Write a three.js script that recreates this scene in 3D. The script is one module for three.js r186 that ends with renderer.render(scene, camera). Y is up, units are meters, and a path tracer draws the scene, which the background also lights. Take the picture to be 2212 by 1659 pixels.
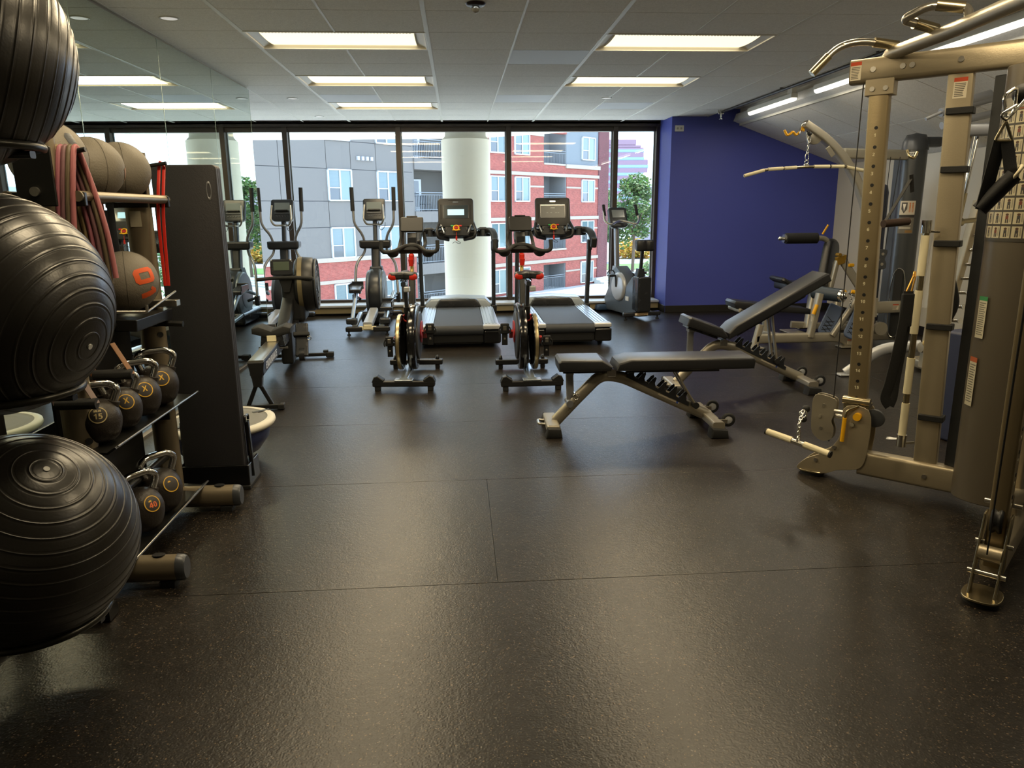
import * as THREE from 'three';
import { RoundedBoxGeometry } from 'three/addons/geometries/RoundedBoxGeometry.js';
import { mergeGeometries, toCreasedNormals } from 'three/addons/utils/BufferGeometryUtils.js';
import { RectAreaLightUniformsLib } from 'three/addons/lights/RectAreaLightUniformsLib.js';
import { FontLoader } from 'three/addons/loaders/FontLoader.js';
import { TextGeometry } from 'three/addons/geometries/TextGeometry.js';

// ---------- camera, sky, sun, exposure ----------
const scene = new THREE.Scene();
const R = (d) => d * Math.PI / 180;
const camera = new THREE.PerspectiveCamera(55.11, 2212 / 1659, 0.05, 900);
camera.position.set(0, 1.45, 0);
camera.rotation.order = 'YXZ';
camera.rotation.set(R(-13.226), R(-4.01), R(-0.534));
const renderer = new THREE.WebGLRenderer({ antialias: true });
renderer.toneMapping = THREE.LinearToneMapping;
renderer.toneMappingExposure = 2.35;
renderer.shadowMap.enabled = true;
RectAreaLightUniformsLib.init();

{ // hazy bright summer sky, the same all round: pale at the horizon, bluer overhead
  const w = 16, h = 256, a = new Float32Array(w * h * 4);
  for (let j = 0; j < h; j++) {
    const el = Math.max(0, ((j + 0.5) / h - 0.5) * 2), t = Math.pow(el, 0.55);
    const c = [2.0 - 1.3 * t, 2.35 - 1.35 * t, 3.0 - 1.5 * t];
    for (let i = 0; i < w; i++) { const k = (j * w + i) * 4; a[k] = c[0]; a[k + 1] = c[1]; a[k + 2] = c[2]; a[k + 3] = 1; }
  }
  const t = new THREE.DataTexture(a, w, h, THREE.RGBAFormat, THREE.FloatType);
  t.mapping = THREE.EquirectangularReflectionMapping; t.magFilter = THREE.LinearFilter; t.minFilter = THREE.LinearFilter; t.needsUpdate = true;
  scene.background = t;
}
const sun = new THREE.DirectionalLight(new THREE.Color(1.0, 0.97, 0.91), 6.5);
sun.position.set(26, 72, -62.8); sun.target.position.set(6, 0, -34); scene.add(sun, sun.target);
sun.castShadow = true; sun.shadow.mapSize.set(4096, 4096);
Object.assign(sun.shadow.camera, { left: -70, right: 70, top: 70, bottom: -70, near: 1, far: 260 });

// ---------- builders ----------
let seed = 7;
const rnd = () => { seed = (seed * 1664525 + 1013904223) >>> 0; return seed / 4294967296; };
const rr = (a, b) => a + (b - a) * rnd();
const V = (x, y, z) => new THREE.Vector3(x, y, z);
const flat = (g) => (g.index ? g.toNonIndexed() : g);
function mv(g, x = 0, y = 0, z = 0, o = {}) {
  const m = new THREE.Matrix4().makeRotationFromEuler(new THREE.Euler(o.rx || 0, o.ry || 0, o.rz || 0, o.order || 'XYZ'));
  m.setPosition(x, y, z); g.applyMatrix4(m); return g;
}
const box = (w, h, d, x, y, z, o = {}) => mv(o.r === 0 ? new THREE.BoxGeometry(w, h, d) : new RoundedBoxGeometry(w, h, d, o.s || 2, Math.min(o.r || 0.004, w / 2.01, h / 2.01, d / 2.01)), x, y, z, o);
const cyl = (r, h, x, y, z, o = {}) => mv(new THREE.CylinderGeometry(o.r2 ?? r, r, h, o.seg || 20, 1, !!o.open), x, y, z, o);
const ball = (r, x, y, z, o = {}) => mv(new THREE.SphereGeometry(r, o.seg || 20, o.rows || 12), x, y, z, o);
const tor = (r, t, x, y, z, o = {}) => mv(new THREE.TorusGeometry(r, t, o.ts || 8, o.seg || 28, o.arc || Math.PI * 2), x, y, z, o);
const disc = (prof, x, y, z, o = {}) => mv(new THREE.LatheGeometry(prof.map((p) => new THREE.Vector2(p[0], p[1])), o.seg || 28), x, y, z, o);
function ext(pts, depth, x, y, z, o = {}) { // extruded outline, centred on its thickness
  const s = pts instanceof THREE.Shape ? pts : new THREE.Shape(pts.map((p) => new THREE.Vector2(p[0], p[1])));
  for (const h of o.holes || []) s.holes.push(h);
  const b = o.b ?? Math.min(0.004, depth / 4);
  const g = new THREE.ExtrudeGeometry(s, { depth: depth - 2 * b, bevelEnabled: b > 0, bevelSize: b, bevelThickness: b, bevelOffset: -b, bevelSegments: o.bs || 1, curveSegments: o.cs || 10 });
  g.translate(0, 0, -(depth - 2 * b) / 2);
  return mv(toCreasedNormals(g, 0.6), x, y, z, o);
}
function rshape(w, h, r, o = {}) { // rounded rectangle outline; own radii for the corners: bottom-left, bottom-right, top-right, top-left
  const [a, b, c, d] = Array.isArray(r) ? r : [r, r, r, r], s = new THREE.Shape(), x = w / 2, y = h / 2;
  s.moveTo(-x + a, -y); s.lineTo(x - b, -y); s.quadraticCurveTo(x, -y, x, -y + b); s.lineTo(x, y - c); s.quadraticCurveTo(x, y, x - c, y);
  s.lineTo(-x + d, y); s.quadraticCurveTo(-x, y, -x, y - d); s.lineTo(-x, -y + a); s.quadraticCurveTo(-x, -y, -x + a, -y);
  return s;
}
function path(pts, rad = 0.05) { // straight runs with rounded bends
  const c = new THREE.CurvePath(), p = pts.map((q) => (q.isVector3 ? q : V(...q)));
  let from = p[0];
  for (let i = 1; i < p.length - 1; i++) {
    const a = p[i - 1].clone().sub(p[i]), b = p[i + 1].clone().sub(p[i]), k = Math.min(Array.isArray(rad) ? rad[i - 1] : rad, a.length() * 0.49, b.length() * 0.49);
    const s = p[i].clone().addScaledVector(a.normalize(), k), e = p[i].clone().addScaledVector(b.normalize(), k);
    if (from.distanceTo(s) > 1e-5) c.add(new THREE.LineCurve3(from, s));
    c.add(new THREE.QuadraticBezierCurve3(s, p[i], e)); from = e;
  }
  c.add(new THREE.LineCurve3(from, p[p.length - 1]));
  const out = [];
  for (const k of c.curves) { const n = k.isLineCurve3 ? 1 : 7; for (let i = out.length ? 1 : 0; i <= n; i++) out.push(k.getPoint(i / n)); }
  return out;
}
const smooth = (pts, n = 24, closed = false) => new THREE.CatmullRomCurve3(pts.map((q) => (q.isVector3 ? q : V(...q))), closed, 'centripetal').getPoints(n);
const ring2 = (r, n = 12) => Array.from({ length: n }, (_, i) => [r * Math.cos(i / n * 2 * Math.PI), r * Math.sin(i / n * 2 * Math.PI)]);
const oval2 = (a, b, n = 16) => Array.from({ length: n }, (_, i) => [a * Math.cos(i / n * 2 * Math.PI), b * Math.sin(i / n * 2 * Math.PI)]);
const rect2 = (w, h, r = 0.006) => { const q = [], n = 3; for (const [sx, sy, a0] of [[1, 1, 0], [-1, 1, 90], [-1, -1, 180], [1, -1, 270]]) for (let i = 0; i <= n; i++) { const a = R(a0 + i / n * 90); q.push([sx * (w / 2 - r) + r * Math.cos(a), sy * (h / 2 - r) + r * Math.sin(a)]); } return q; };
function sweep(prof, pts, o = {}) { // a profile carried along points; profile x goes to the side, y goes up
  const n = pts.length, m = prof.length, pos = [], idx = [];
  const t = pts.map((p, i) => (o.closed ? pts[(i + 1) % n].clone().sub(pts[(i + n - 1) % n]) : pts[Math.min(i + 1, n - 1)].clone().sub(pts[Math.max(i - 1, 0)])).normalize());
  let up = o.up ? V(...o.up) : Math.abs(t[0].y) > 0.9 ? V(0, 0, 1) : V(0, 1, 0), side;
  for (let i = 0; i < n; i++) {
    side = up.clone().cross(t[i]).normalize(); const u = t[i].clone().cross(side);
    if (!o.fixed) up = u;
    const k = o.scale ? o.scale(i / (n - 1)) : 1;
    for (const [a, b] of prof) pos.push(...pts[i].clone().addScaledVector(side, -a * k).addScaledVector(u, b * k).toArray());
  }
  const rows = o.closed ? n : n - 1;
  for (let i = 0; i < rows; i++) for (let j = 0; j < m; j++) { const a = i * m + j, b = i * m + (j + 1) % m, c = ((i + 1) % n) * m + j, d = ((i + 1) % n) * m + (j + 1) % m; idx.push(a, c, b, b, c, d); }
  if (!o.closed) for (let j = 1; j < m - 1; j++) { idx.push(0, j, j + 1); const k = (n - 1) * m; idx.push(k, k + j + 1, k + j); }
  let g = new THREE.BufferGeometry(); g.setAttribute('position', new THREE.Float32BufferAttribute(pos, 3)); g.setIndex(idx);
  g = toCreasedNormals(g, o.crease ?? 0.75);
  g.setAttribute('uv', new THREE.Float32BufferAttribute(new Float32Array(g.attributes.position.count * 2), 2));
  return g;
}
const pipe = (pts, r, rad = 0.06, o = {}) => sweep(ring2(r, o.n || 12), path(pts, rad), o);
const hose = (pts, r, n = 24, o = {}) => sweep(ring2(r, o.n || 8), smooth(pts, n, o.closed), o);
const rod = (p, q, r, o = {}) => sweep(ring2(r, o.n || 14), [V(...p), V(...q)], o);
const bar = (p, q, w, h, r = 0.006, o = {}) => sweep(rect2(w, h, r), [V(...p), V(...q)], o);
function boxuv(g) { // texture coordinates in metres, from the side that a face looks to
  const p = g.attributes.position, n = g.attributes.normal, uv = new Float32Array(p.count * 2);
  for (let i = 0; i < p.count; i += 3) {
    let nx = 0, ny = 0, nz = 0; for (let k = i; k < i + 3; k++) { nx += n.getX(k); ny += n.getY(k); nz += n.getZ(k); }
    nx = Math.abs(nx); ny = Math.abs(ny); nz = Math.abs(nz);
    for (let k = i; k < i + 3; k++) { const x = p.getX(k), y = p.getY(k), z = p.getZ(k); uv[2 * k] = nx > ny && nx > nz ? z : x; uv[2 * k + 1] = ny >= nx && ny >= nz ? z : y; }
  }
  g.setAttribute('uv', new THREE.BufferAttribute(uv, 2)); return g;
}
const names = new Map();
function numbered(n) { const k = names.get(n) || 0; names.set(n, k + 1); return k ? `${n}_${String(k).padStart(3, '0')}` : n; }
function merge(gs, keepuv) {
  const list = (Array.isArray(gs) ? gs : [gs]).flat(9).map((g) => { g = flat(g); for (const k of Object.keys(g.attributes)) if (!['position', 'normal', 'uv'].includes(k)) g.deleteAttribute(k); return keepuv ? g : boxuv(g); });
  return list.length > 1 ? mergeGeometries(list) : list[0];
}
function part(name, gs, m, parent, o = {}) {
  if (o.each) { let last; for (const g of gs) last = part(name, g, m, parent, { ...o, each: false }); return last; }
  const q = new THREE.Mesh(gs.isBufferGeometry && o.shared ? gs : merge(gs, o.uv), m);
  q.name = name; q.castShadow = q.receiveShadow = true;
  if (o.label) q.userData.label = o.label;
  if (o.kind) q.userData.kind = o.kind;
  parent.add(q); return q;
}
function thing(name, label, category, [x, y, z] = [0, 0, 0], turn = 0, group) {
  const o = new THREE.Group(); o.name = numbered(name); o.position.set(x, y, z); o.rotation.y = turn; o.userData = { label, category };
  if (group) o.userData.group = group;
  scene.add(o); return o;
}
function solo(name, label, category, gs, m, o = {}) {
  const q = part(numbered(name), gs, m, scene, o); q.userData.label = label; q.userData.category = category; if (o.group) q.userData.group = o.group; return q;
}
function struct(name, gs, m, o = {}) { const q = part(name, gs, m, scene, o); q.userData.kind = 'structure'; q.userData.label = o.label || name; return q; }
function dup(root, [x, y, z], turn, label) {
  const r = root.clone(); r.name = numbered(root.name.replace(/_\d{3}$/, '')); r.userData = { ...root.userData, label }; r.position.set(x, y, z); r.rotation.y = turn; scene.add(r); return r;
}

// ---------- materials ----------
function hashNoise(w, h, cell, s0) { // tiling value noise, 0..1
  const gx = Math.max(1, Math.round(w / cell)), gy = Math.max(1, Math.round(h / cell)), g = new Float32Array(gx * gy); let s = (s0 * 2654435761 + 12345) >>> 0; for (let k = 0; k < 8; k++) s = (s * 1664525 + 1013904223) >>> 0;
  for (let i = 0; i < g.length; i++) { s = (s * 1664525 + 1013904223) >>> 0; g[i] = s / 4294967296; }
  const out = new Float32Array(w * h), f = (t) => t * t * (3 - 2 * t);
  for (let y = 0; y < h; y++) for (let x = 0; x < w; x++) {
    const u = x / w * gx, v = y / h * gy, i = Math.floor(u), j = Math.floor(v), a = f(u - i), b = f(v - j), i1 = (i + 1) % gx, j1 = (j + 1) % gy;
    out[y * w + x] = (g[j * gx + i] * (1 - a) + g[j * gx + i1] * a) * (1 - b) + (g[j1 * gx + i] * (1 - a) + g[j1 * gx + i1] * a) * b;
  }
  return out;
}
function tex(n, fn, repeat, srgb = true, m = n) { // fn(x, y) gives [r, g, b] 0..255
  const a = new Uint8Array(n * m * 4);
  for (let y = 0; y < m; y++) for (let x = 0; x < n; x++) { const c = fn(x, y), k = (y * n + x) * 4; a[k] = c[0]; a[k + 1] = c[1]; a[k + 2] = c[2]; a[k + 3] = 255; }
  const t = new THREE.DataTexture(a, n, m); t.wrapS = t.wrapT = THREE.RepeatWrapping; t.magFilter = THREE.LinearFilter; t.minFilter = THREE.LinearMipmapLinearFilter; t.generateMipmaps = true;
  if (srgb) t.colorSpace = THREE.SRGBColorSpace;
  t.repeat.set(repeat, repeat); t.needsUpdate = true; return t;
}
function print(w, h, draw, px = 512) { // flat print: a canvas w by h metres
  const c = document.createElement('canvas'), k = px / Math.max(w, h); c.width = Math.round(w * k); c.height = Math.round(h * k);
  const g = c.getContext('2d'); draw(g, c.width, c.height);
  const t = new THREE.CanvasTexture(c); t.colorSpace = THREE.SRGBColorSpace; t.magFilter = THREE.LinearFilter; return t;
}
const FONT = await new FontLoader().loadAsync('fonts/droid/droid_sans_bold.typeface.json');
const mat = (c, rough = 0.5, metal = 0, o = {}) => new THREE.MeshPhysicalMaterial({ color: new THREE.Color(c), roughness: rough, metalness: metal, ...o });
const grain = (cell, lo, hi, s, n = 256) => { const a = hashNoise(n, n, cell, s), b = hashNoise(n, n, cell * 4, s + 5); return tex(n, (x, y) => { const v = lo + (hi - lo) * (0.65 * a[y * n + x] + 0.35 * b[y * n + x]); return [v, v, v]; }, 3, false); };
const fine = grain(2, 60, 255, 3), smudge = grain(24, 110, 200, 11);
const M = {
  black: mat('#17181a', 0.42, 0, { bumpMap: fine, bumpScale: 0.0003 }),
  blackGloss: mat('#101114', 0.18, 0, { clearcoat: 0.5, clearcoatRoughness: 0.1 }),
  rubber: mat('#121314', 0.7, 0, { bumpMap: fine, bumpScale: 0.0006 }),
  charcoal: mat('#2b2d31', 0.4, 0.2, { roughnessMap: smudge }),
  graphite: mat('#4a4d52', 0.38, 0.35),
  silver: mat('#a09a8c', 0.36, 0.65, { bumpMap: fine, bumpScale: 0.0002 }),
  champagne: mat('#9a8c70', 0.34, 0.72, { bumpMap: fine, bumpScale: 0.0002 }),
  steelgrey: mat('#8e9094', 0.34, 0.6),
  lightgrey: mat('#b4b7bb', 0.34, 0.3),
  chrome: mat('#d9d9d6', 0.12, 1),
  brushed: mat('#b9b6ae', 0.28, 0.95),
  white: mat('#d8d8d4', 0.5),
  cream: mat('#d8cfae', 0.55),
  yellow: mat('#e2a70c', 0.42),
  red: mat('#a3140f', 0.4),
  redBright: mat('#c2261a', 0.38),
  orange: mat('#d1531c', 0.6),
  pad: mat('#1d1e21', 0.36, 0, { bumpMap: fine, bumpScale: 0.0004, clearcoat: 0.15, clearcoatRoughness: 0.5 }),
  screen: mat('#30383c', 0.15, 0, { clearcoat: 1, clearcoatRoughness: 0.05 }),
  glass: mat('#eaf4f2', 0, 0, { transmission: 1, thickness: 0, ior: 1.45 }),
  clear: mat('#ffffff', 0.03, 0, { transmission: 1, thickness: 0, ior: 1.45 }),
  cable: mat('#141414', 0.5),
};
// ---------- the room ----------
const CE = 2.683, ZW = -11.1, ZB = -10.42, XM = -2.11, XR = 5.37, XS = 3.9, XL = -5.2, ZK = 4.2;
M.wall = mat('#cdc9bd', 0.75, 0, { bumpMap: fine, bumpScale: 0.0004 });
M.blue = mat('#454fa8', 0.55, 0, { bumpMap: fine, bumpScale: 0.0004 });
M.tile = (() => { const a = hashNoise(512, 512, 3, 21), b = hashNoise(512, 512, 11, 8); const t = tex(512, (x, y) => { const v = 234 + 18 * (a[y * 512 + x] - 0.5) + 8 * (b[y * 512 + x] - 0.5); return [v, v - 2, v - 7]; }, 1.6);
  return mat('#ffffff', 0.92, 0, { map: t, bumpMap: fine, bumpScale: 0.0015 }); })();
M.tee = mat('#dedcd4', 0.5);
M.frame = mat('#443b33', 0.42, 0.35);
M.frameLight = mat('#8d9196', 0.35, 0.6);
M.floor = (() => { // black recycled rubber with tan and grey crumbs
  const n = 2048, base = hashNoise(n, n, 5, 31), mid = hashNoise(n, n, 60, 32), big = hashNoise(n, n, 400, 33), fl = new Float32Array(n * n), tint = new Uint8Array(n * n);
  let s = 99; const q = () => { s = (s * 1664525 + 1013904223) >>> 0; return s / 4294967296; };
  for (let k = 0; k < 30000; k++) { const x = Math.floor(q() * n), y = Math.floor(q() * n), r = 1.1 + q() * q() * 3.4, e = q() * Math.PI, v = 0.25 + 0.75 * q(), c = q() < 0.72 ? 1 : 2;
    for (let j = -5; j <= 5; j++) for (let i = -5; i <= 5; i++) { const u = i * Math.cos(e) + j * Math.sin(e), w = -i * Math.sin(e) + j * Math.cos(e); if (u * u / (r * r) + w * w / (r * r * 0.4) < 1) { const at = ((y + j + n) % n) * n + (x + i + n) % n; fl[at] = v; tint[at] = c; } } }
  const map = tex(n, (x, y) => { const i = y * n + x, d = 25 + 11 * (base[i] - 0.5) + 8 * (mid[i] - 0.5) + 6 * (big[i] - 0.5), f = fl[i];
    const c = tint[i] === 2 ? [132, 130, 126] : [142, 122, 96]; return [d * 1.1 + (c[0] - d) * f * 0.75, d * 0.98 + (c[1] - d) * f * 0.75, d * 0.87 + (c[2] - d) * f * 0.75]; }, 0.5);
  const b = hashNoise(1024, 1024, 4, 77777), b2 = hashNoise(1024, 1024, 12, 7878787), bm = tex(1024, (x, y) => { const v = 150 * b[y * 1024 + x] + 100 * b2[y * 1024 + x]; return [v, v, v]; }, 0.9, false);
  const r1 = hashNoise(512, 512, 70, 7654321), r2 = hashNoise(512, 512, 4, 1234567), rough = tex(512, (x, y) => { const v = 85 + 6 * (r1[y * 512 + x] - 0.5) + 8 * (r2[y * 512 + x] - 0.5); return [v, v, v]; }, 0.5, false);
  return mat('#ffffff', 1, 0, { map, bumpMap: bm, bumpScale: 0.0007, roughnessMap: rough, specularIntensity: 0.8 }); })();
M.base = mat('#1c1a18', 0.5);

const floor = struct('floor', box(XR - XL + 0.4, 0.2, ZK - ZW + 0.4, (XR + XL) / 2, -0.106, (ZK + ZW) / 2, { r: 0 }), M.base, { label: 'black rubber gym floor' });
{ // rolls of rubber lie across the room, butted with a fine gap
  const zs = [ZW + 0.1, -9.85, -8.64, -7.42, -6.2, -5.03, -3.86, -2.69, -1.5, -0.3, 0.9, 2.1, 3.3, ZK];
  const cuts = [[-2.9], [-3.1], [-2.6, 4.4], [-2.9], [-2.4, 3.6], [3.2], [0.125], [-1.9, 3.1], [2.4], [-1.8], [-2], [1.3], [0]];
  for (let i = 0; i + 1 < zs.length; i++) {
    const xs = [XL, ...cuts[i], XR];
    for (let j = 0; j + 1 < xs.length; j++) {
      const g = box(xs[j + 1] - xs[j] - 0.002, 0.012, zs[i + 1] - zs[i] - 0.002, 0, 0, 0, { r: 0.0015, s: 1 });
      const m = part('rubber_mat', g, M.floor, floor); m.position.set((xs[j] + xs[j + 1]) / 2, -0.006, (zs[i] + zs[i + 1]) / 2);
      const uv = m.geometry.attributes.uv; for (let k = 0; k < uv.count; k++) uv.setXY(k, uv.getX(k) + i * 0.37 + j * 0.71, uv.getY(k) + i * 0.53 + j * 0.19);
    }
  }
}
const COL = [-2.11, -1.47, -0.8275, -0.185, 0.4575, 1.1, 1.7375, 2.375, 3.02, 3.44], ROW = 0.575, Z0 = -9.685;
const ceilingTop = struct('ceiling', [box(XR - XL + 0.4, 0.15, ZK - ZW + 0.5, (XR + XL) / 2, CE + 0.3, (ZK + ZW) / 2, { r: 0 })], M.tile, { label: 'grey acoustic tile ceiling' });
const isLight = (i, k) => (((i === 1 || i === 2) && k % 3 === 0 && k >= 0 && k <= 12) || ((i === 5 || i === 6) && k % 3 === 0 && k >= 3 && k <= 12));
const isVent = (i, k) => (i === 4 && (k === 1 || k === 5)) || (i === 6 && k === 0) || (i === 1 && k === 1);
M.vent = mat('#c9cbd0', 0.6);
{
  const tileGeo = new Map();
  const tileOf = (w, d) => { const key = w.toFixed(3) + d.toFixed(3); if (!tileGeo.has(key)) tileGeo.set(key, boxuv(flat(box(w - 0.012, 0.02, d - 0.006, 0, 0, 0, { r: 0.002, s: 1 })))); return tileGeo.get(key); };
  const cols = [[-5.2, -4.68], [-4.68, -4.04], [-4.04, -3.4], [-3.4, -2.755], [-2.755, -2.11]];
  const teeL = [], teeS = [];
  for (let k = -2; k < 24; k++) {
    const a = Math.max(ZW + 0.06, Z0 + k * ROW), b = Math.min(ZK, Z0 + (k + 1) * ROW); if (b - a < 0.1) continue;
    for (let i = 0; i + 1 < COL.length; i++) {
      if (isLight(i, k)) continue;
      const m = part('ceiling_tile', tileOf(COL[i + 1] - COL[i], b - a), isVent(i, k) ? M.vent : M.tile, ceilingTop, { shared: true });
      m.position.set((COL[i] + COL[i + 1]) / 2, CE + 0.013, (a + b) / 2);
      if (isVent(i, k)) m.userData.label = 'smooth pale lay-in panel';
    }
    if (b < -7) for (const [x0, x1] of cols) { const m = part('ceiling_tile', tileOf(x1 - x0, b - a), M.tile, ceilingTop, { shared: true }); m.position.set((x0 + x1) / 2, CE + 0.013, (a + b) / 2); }
  }
  for (const x of COL.slice(0, -1)) if (![-0.8275, 1.7375].includes(x)) teeL.push(box([-1.47, -0.185, 1.1, 2.375].includes(x) ? 0.03 : 0.016, 0.006, ZK - ZW, x, CE + 0.003, (ZK + ZW) / 2, { r: 0.001, s: 1 }));
  for (const [x, i] of [[-0.8275, 1], [1.7375, 5]]) for (let k = -2; k < 24; k++) if (!isLight(i, k)) { const a = Math.max(ZW + 0.06, Z0 + k * ROW), b = Math.min(ZK, Z0 + (k + 1) * ROW); if (b > a) teeL.push(box(0.016, 0.006, b - a, x, CE + 0.003, (a + b) / 2, { r: 0.001, s: 1 })); }
  for (const x of [-2.755, -3.4, -4.04, -4.68]) teeL.push(box(0.016, 0.006, 3.9, x, CE + 0.003, ZW + 1.95, { r: 0.001, s: 1 }));
  for (let k = -1; k < 24; k++) teeS.push(box(3.44 - XM, 0.004, 0.006, (3.44 + XM) / 2, CE + 0.008, Z0 + k * ROW, { r: 0.001, s: 1 }));
  for (const g of teeL) part('grid_bar', g, M.tee, ceilingTop);
  part('grid_bar', teeS, mat('#8d897f', 0.7), ceilingTop);
}
// the raised slot with the strip lights, and the ceiling that slopes down to the right wall
struct('trim_1', [box(0.5, 0.02, ZK - ZB, 3.69, CE + 0.11, (ZK + ZB) / 2, { r: 0 }), box(0.02, 0.12, ZK - ZB, 3.45, CE + 0.06, (ZK + ZB) / 2, { r: 0 })], M.wall, { label: 'raised light slot along the ceiling edge' });
struct('trim_2', [ext([[0, 0], [0.03, -0.004], [0.03, 0.24], [0, 0.24]], ZK - ZB, XS, 2.565, (ZK + ZB) / 2, { b: 0 })], M.wall, { label: 'white fascia beside the strip lights' });
{
  const slope = struct('ceiling_slope', [], M.tile, { label: 'grey tiled ceiling sloping down to the right wall' });
  const L = Math.hypot(XR - XS, 0.53), ang = -Math.atan2(0.53, XR - XS);
  slope.geometry = merge(box(L + 0.15, 0.1, ZK - ZB, (XS + XR) / 2, (2.57 + 2.04) / 2 + 0.075, (ZK + ZB) / 2, { r: 0, rz: ang }));
  const nw = 2, tw = L / nw, td = 0.64;
  const g = boxuv(flat(box(tw - 0.012, 0.02, td - 0.012, 0, 0, 0, { r: 0.002, s: 1 })));
  for (let i = 0; i < nw; i++) for (let k = 0; ZB + (k + 1) * td < ZK; k++) {
    const f = (i + 0.5) / nw, t = part('ceiling_tile', g, M.tile, slope, { shared: true });
    t.position.set(XS + f * (XR - XS), 2.57 - f * 0.53 + 0.012, ZB + (k + 0.5) * td); t.rotation.z = ang;
  }
}
// walls
struct('wall_left', box(0.16, CE + 0.2, ZK + 8.08, -2.1 - 0.0141 * ((ZK - 8.08) / 2 + 6.5) - 0.09, (CE + 0.2) / 2, (ZK - 8.08) / 2, { r: 0, ry: R(-0.808) }), M.wall, { label: 'partition wall behind the mirrors' });
struct('wall_left_outer', box(0.2, CE + 0.3, 4.2, XL - 0.1, CE / 2, ZW + 2, { r: 0 }), M.wall, { label: 'far side wall beyond the partition' });
struct('wall_inner', box(XM - XL, CE + 0.2, 0.15, (XM + XL) / 2 - 0.1, CE / 2, -7.1, { r: 0 }), M.wall, { label: 'inner wall behind the partition' });
struct('wall_right', box(0.2, CE + 0.4, ZK - ZB + 0.7, XR + 0.1, CE / 2, (ZK + ZB) / 2 - 0.3, { r: 0 }), M.wall, { label: 'pale right wall behind the machines' });
struct('wall_back', box(XR - XM + 0.5, CE + 0.3, 0.2, (XR + XM) / 2, CE / 2, ZK + 0.1, { r: 0 }), M.wall, { label: 'wall behind the viewer' });
struct('wall_blue', box(XR - 2.955 + 0.2, CE + 0.3, 0.68, (XR + 2.955) / 2 + 0.1, CE / 2, (ZB + ZW) / 2, { r: 0.004 }), M.blue, { label: 'deep blue accent wall beside the windows' });
struct('baseboard_blue', [box(XR - 2.955, 0.1, 0.012, (XR + 2.955) / 2, 0.05, ZB + 0.007), box(0.012, 0.1, 0.66, 2.949, 0.05, (ZB + ZW) / 2)], M.base, { label: 'black rubber baseboard' });
struct('baseboard_right', box(0.012, 0.1, ZK - ZB, XR - 0.007, 0.05, (ZK + ZB) / 2), M.base, { label: 'black rubber baseboard' });
// window wall
const MUL = [-3.955, -2.388, -0.811, 0.755, 2.311], XJ = 2.94;
{
  struct('wall_window', [box(XJ - XL + 0.1, 0.5, 0.3, (XJ + XL) / 2, CE + 0.19, ZW - 0.05, { r: 0 }), box(XJ - XL, 0.4, 0.2, (XJ + XL) / 2, -0.06, ZW - 0.07, { r: 0 })], M.frame, { label: 'dark metal window wall' });
  struct('trim_3', box(XJ - XL, 0.03, 0.05, (XJ + XL) / 2, CE - 0.012, ZW + 0.075, { r: 0.003 }), M.white, { label: 'white edge angle of the ceiling at the windows' });
  const xs = [XL, ...MUL, XJ];
  for (let i = 0; i + 1 < xs.length; i++) {
    const w = struct(`window_${i + 1}`, [box(xs[i + 1] - xs[i], 0.105, 0.1, (xs[i] + xs[i + 1]) / 2, 2.61, ZW), box(xs[i + 1] - xs[i], 0.05, 0.1, (xs[i] + xs[i + 1]) / 2, 0.165, ZW)], M.frame, { label: 'tall floor to ceiling window pane' });
    part('glass_pane', new THREE.PlaneGeometry(xs[i + 1] - xs[i] - 0.06, 2.38).translate((xs[i] + xs[i + 1]) / 2, 1.375, ZW - 0.01), M.glass, w);
    part('mullion', box(0.068, 2.56, 0.13, xs[i + 1], 1.4, ZW + 0.02, { r: 0.003 }), M.frame, w);
    part('mullion_stop', [box(0.014, 2.4, 0.02, xs[i + 1] + 0.042, 1.37, ZW - 0.03), box(0.014, 2.4, 0.02, xs[i + 1] - 0.042, 1.37, ZW - 0.03)], M.frameLight, w);
  }
  M.sillTop = mat('#c3c6c8', 0.4); M.sillFront = mat('#a79873', 0.5);
  const sill = struct('trim_4', box(XJ - XL, 0.03, 0.36, (XJ + XL) / 2, 0.135, ZW + 0.23, { r: 0.006 }), M.sillTop, { label: 'low window sill box with beige front' });
  part('front_panel', box(XJ - XL, 0.095, 0.32, (XJ + XL) / 2, 0.075, ZW + 0.2, { r: 0.003 }), M.sillFront, sill);
  part('toe_strip', box(XJ - XL, 0.03, 0.25, (XJ + XL) / 2, 0.015, ZW + 0.17), M.base, sill);
}
// mirrors on the left wall
{
  M.mirror = mat('#d2dcd6', 0.01, 1);
  const zs = [-8.08, -6.95, -5.82, -4.6, -3.4, -2.2, -1.0];
  const lab = ['tall wall mirror panel at the free end nearest the windows', 'tall wall mirror panel second from the windows', 'tall wall mirror panel above the hanging exercise mat', 'tall wall mirror panel behind the storage rack', 'tall wall mirror panel behind the stability balls', 'tall wall mirror panel hidden behind the topmost ball'];
  for (let i = 0; i + 1 < zs.length; i++) {
    const t = thing('wall_mirror', lab[i], 'mirror', [-2.1 - 0.0141 * ((zs[i] + zs[i + 1]) / 2 + 6.5), 0.19, (zs[i] + zs[i + 1]) / 2], R(-0.808), 'mirror panels on the left wall');
    const d = zs[i + 1] - zs[i] - 0.006;
    part('mirror_glass', box(0.008, CE - 0.05, d, 0, (CE - 0.05) / 2 - 0.155, 0, { r: 0.001, s: 1 }), M.mirror, t);
    part('edge_strip', [box(0.007, CE - 0.05, 0.004, 0.0015, (CE - 0.05) / 2 - 0.155, -d / 2 - 0.0015, { r: 0 })], mat('#9fb4aa', 0.2, 0.3), t);
  }
}
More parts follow.
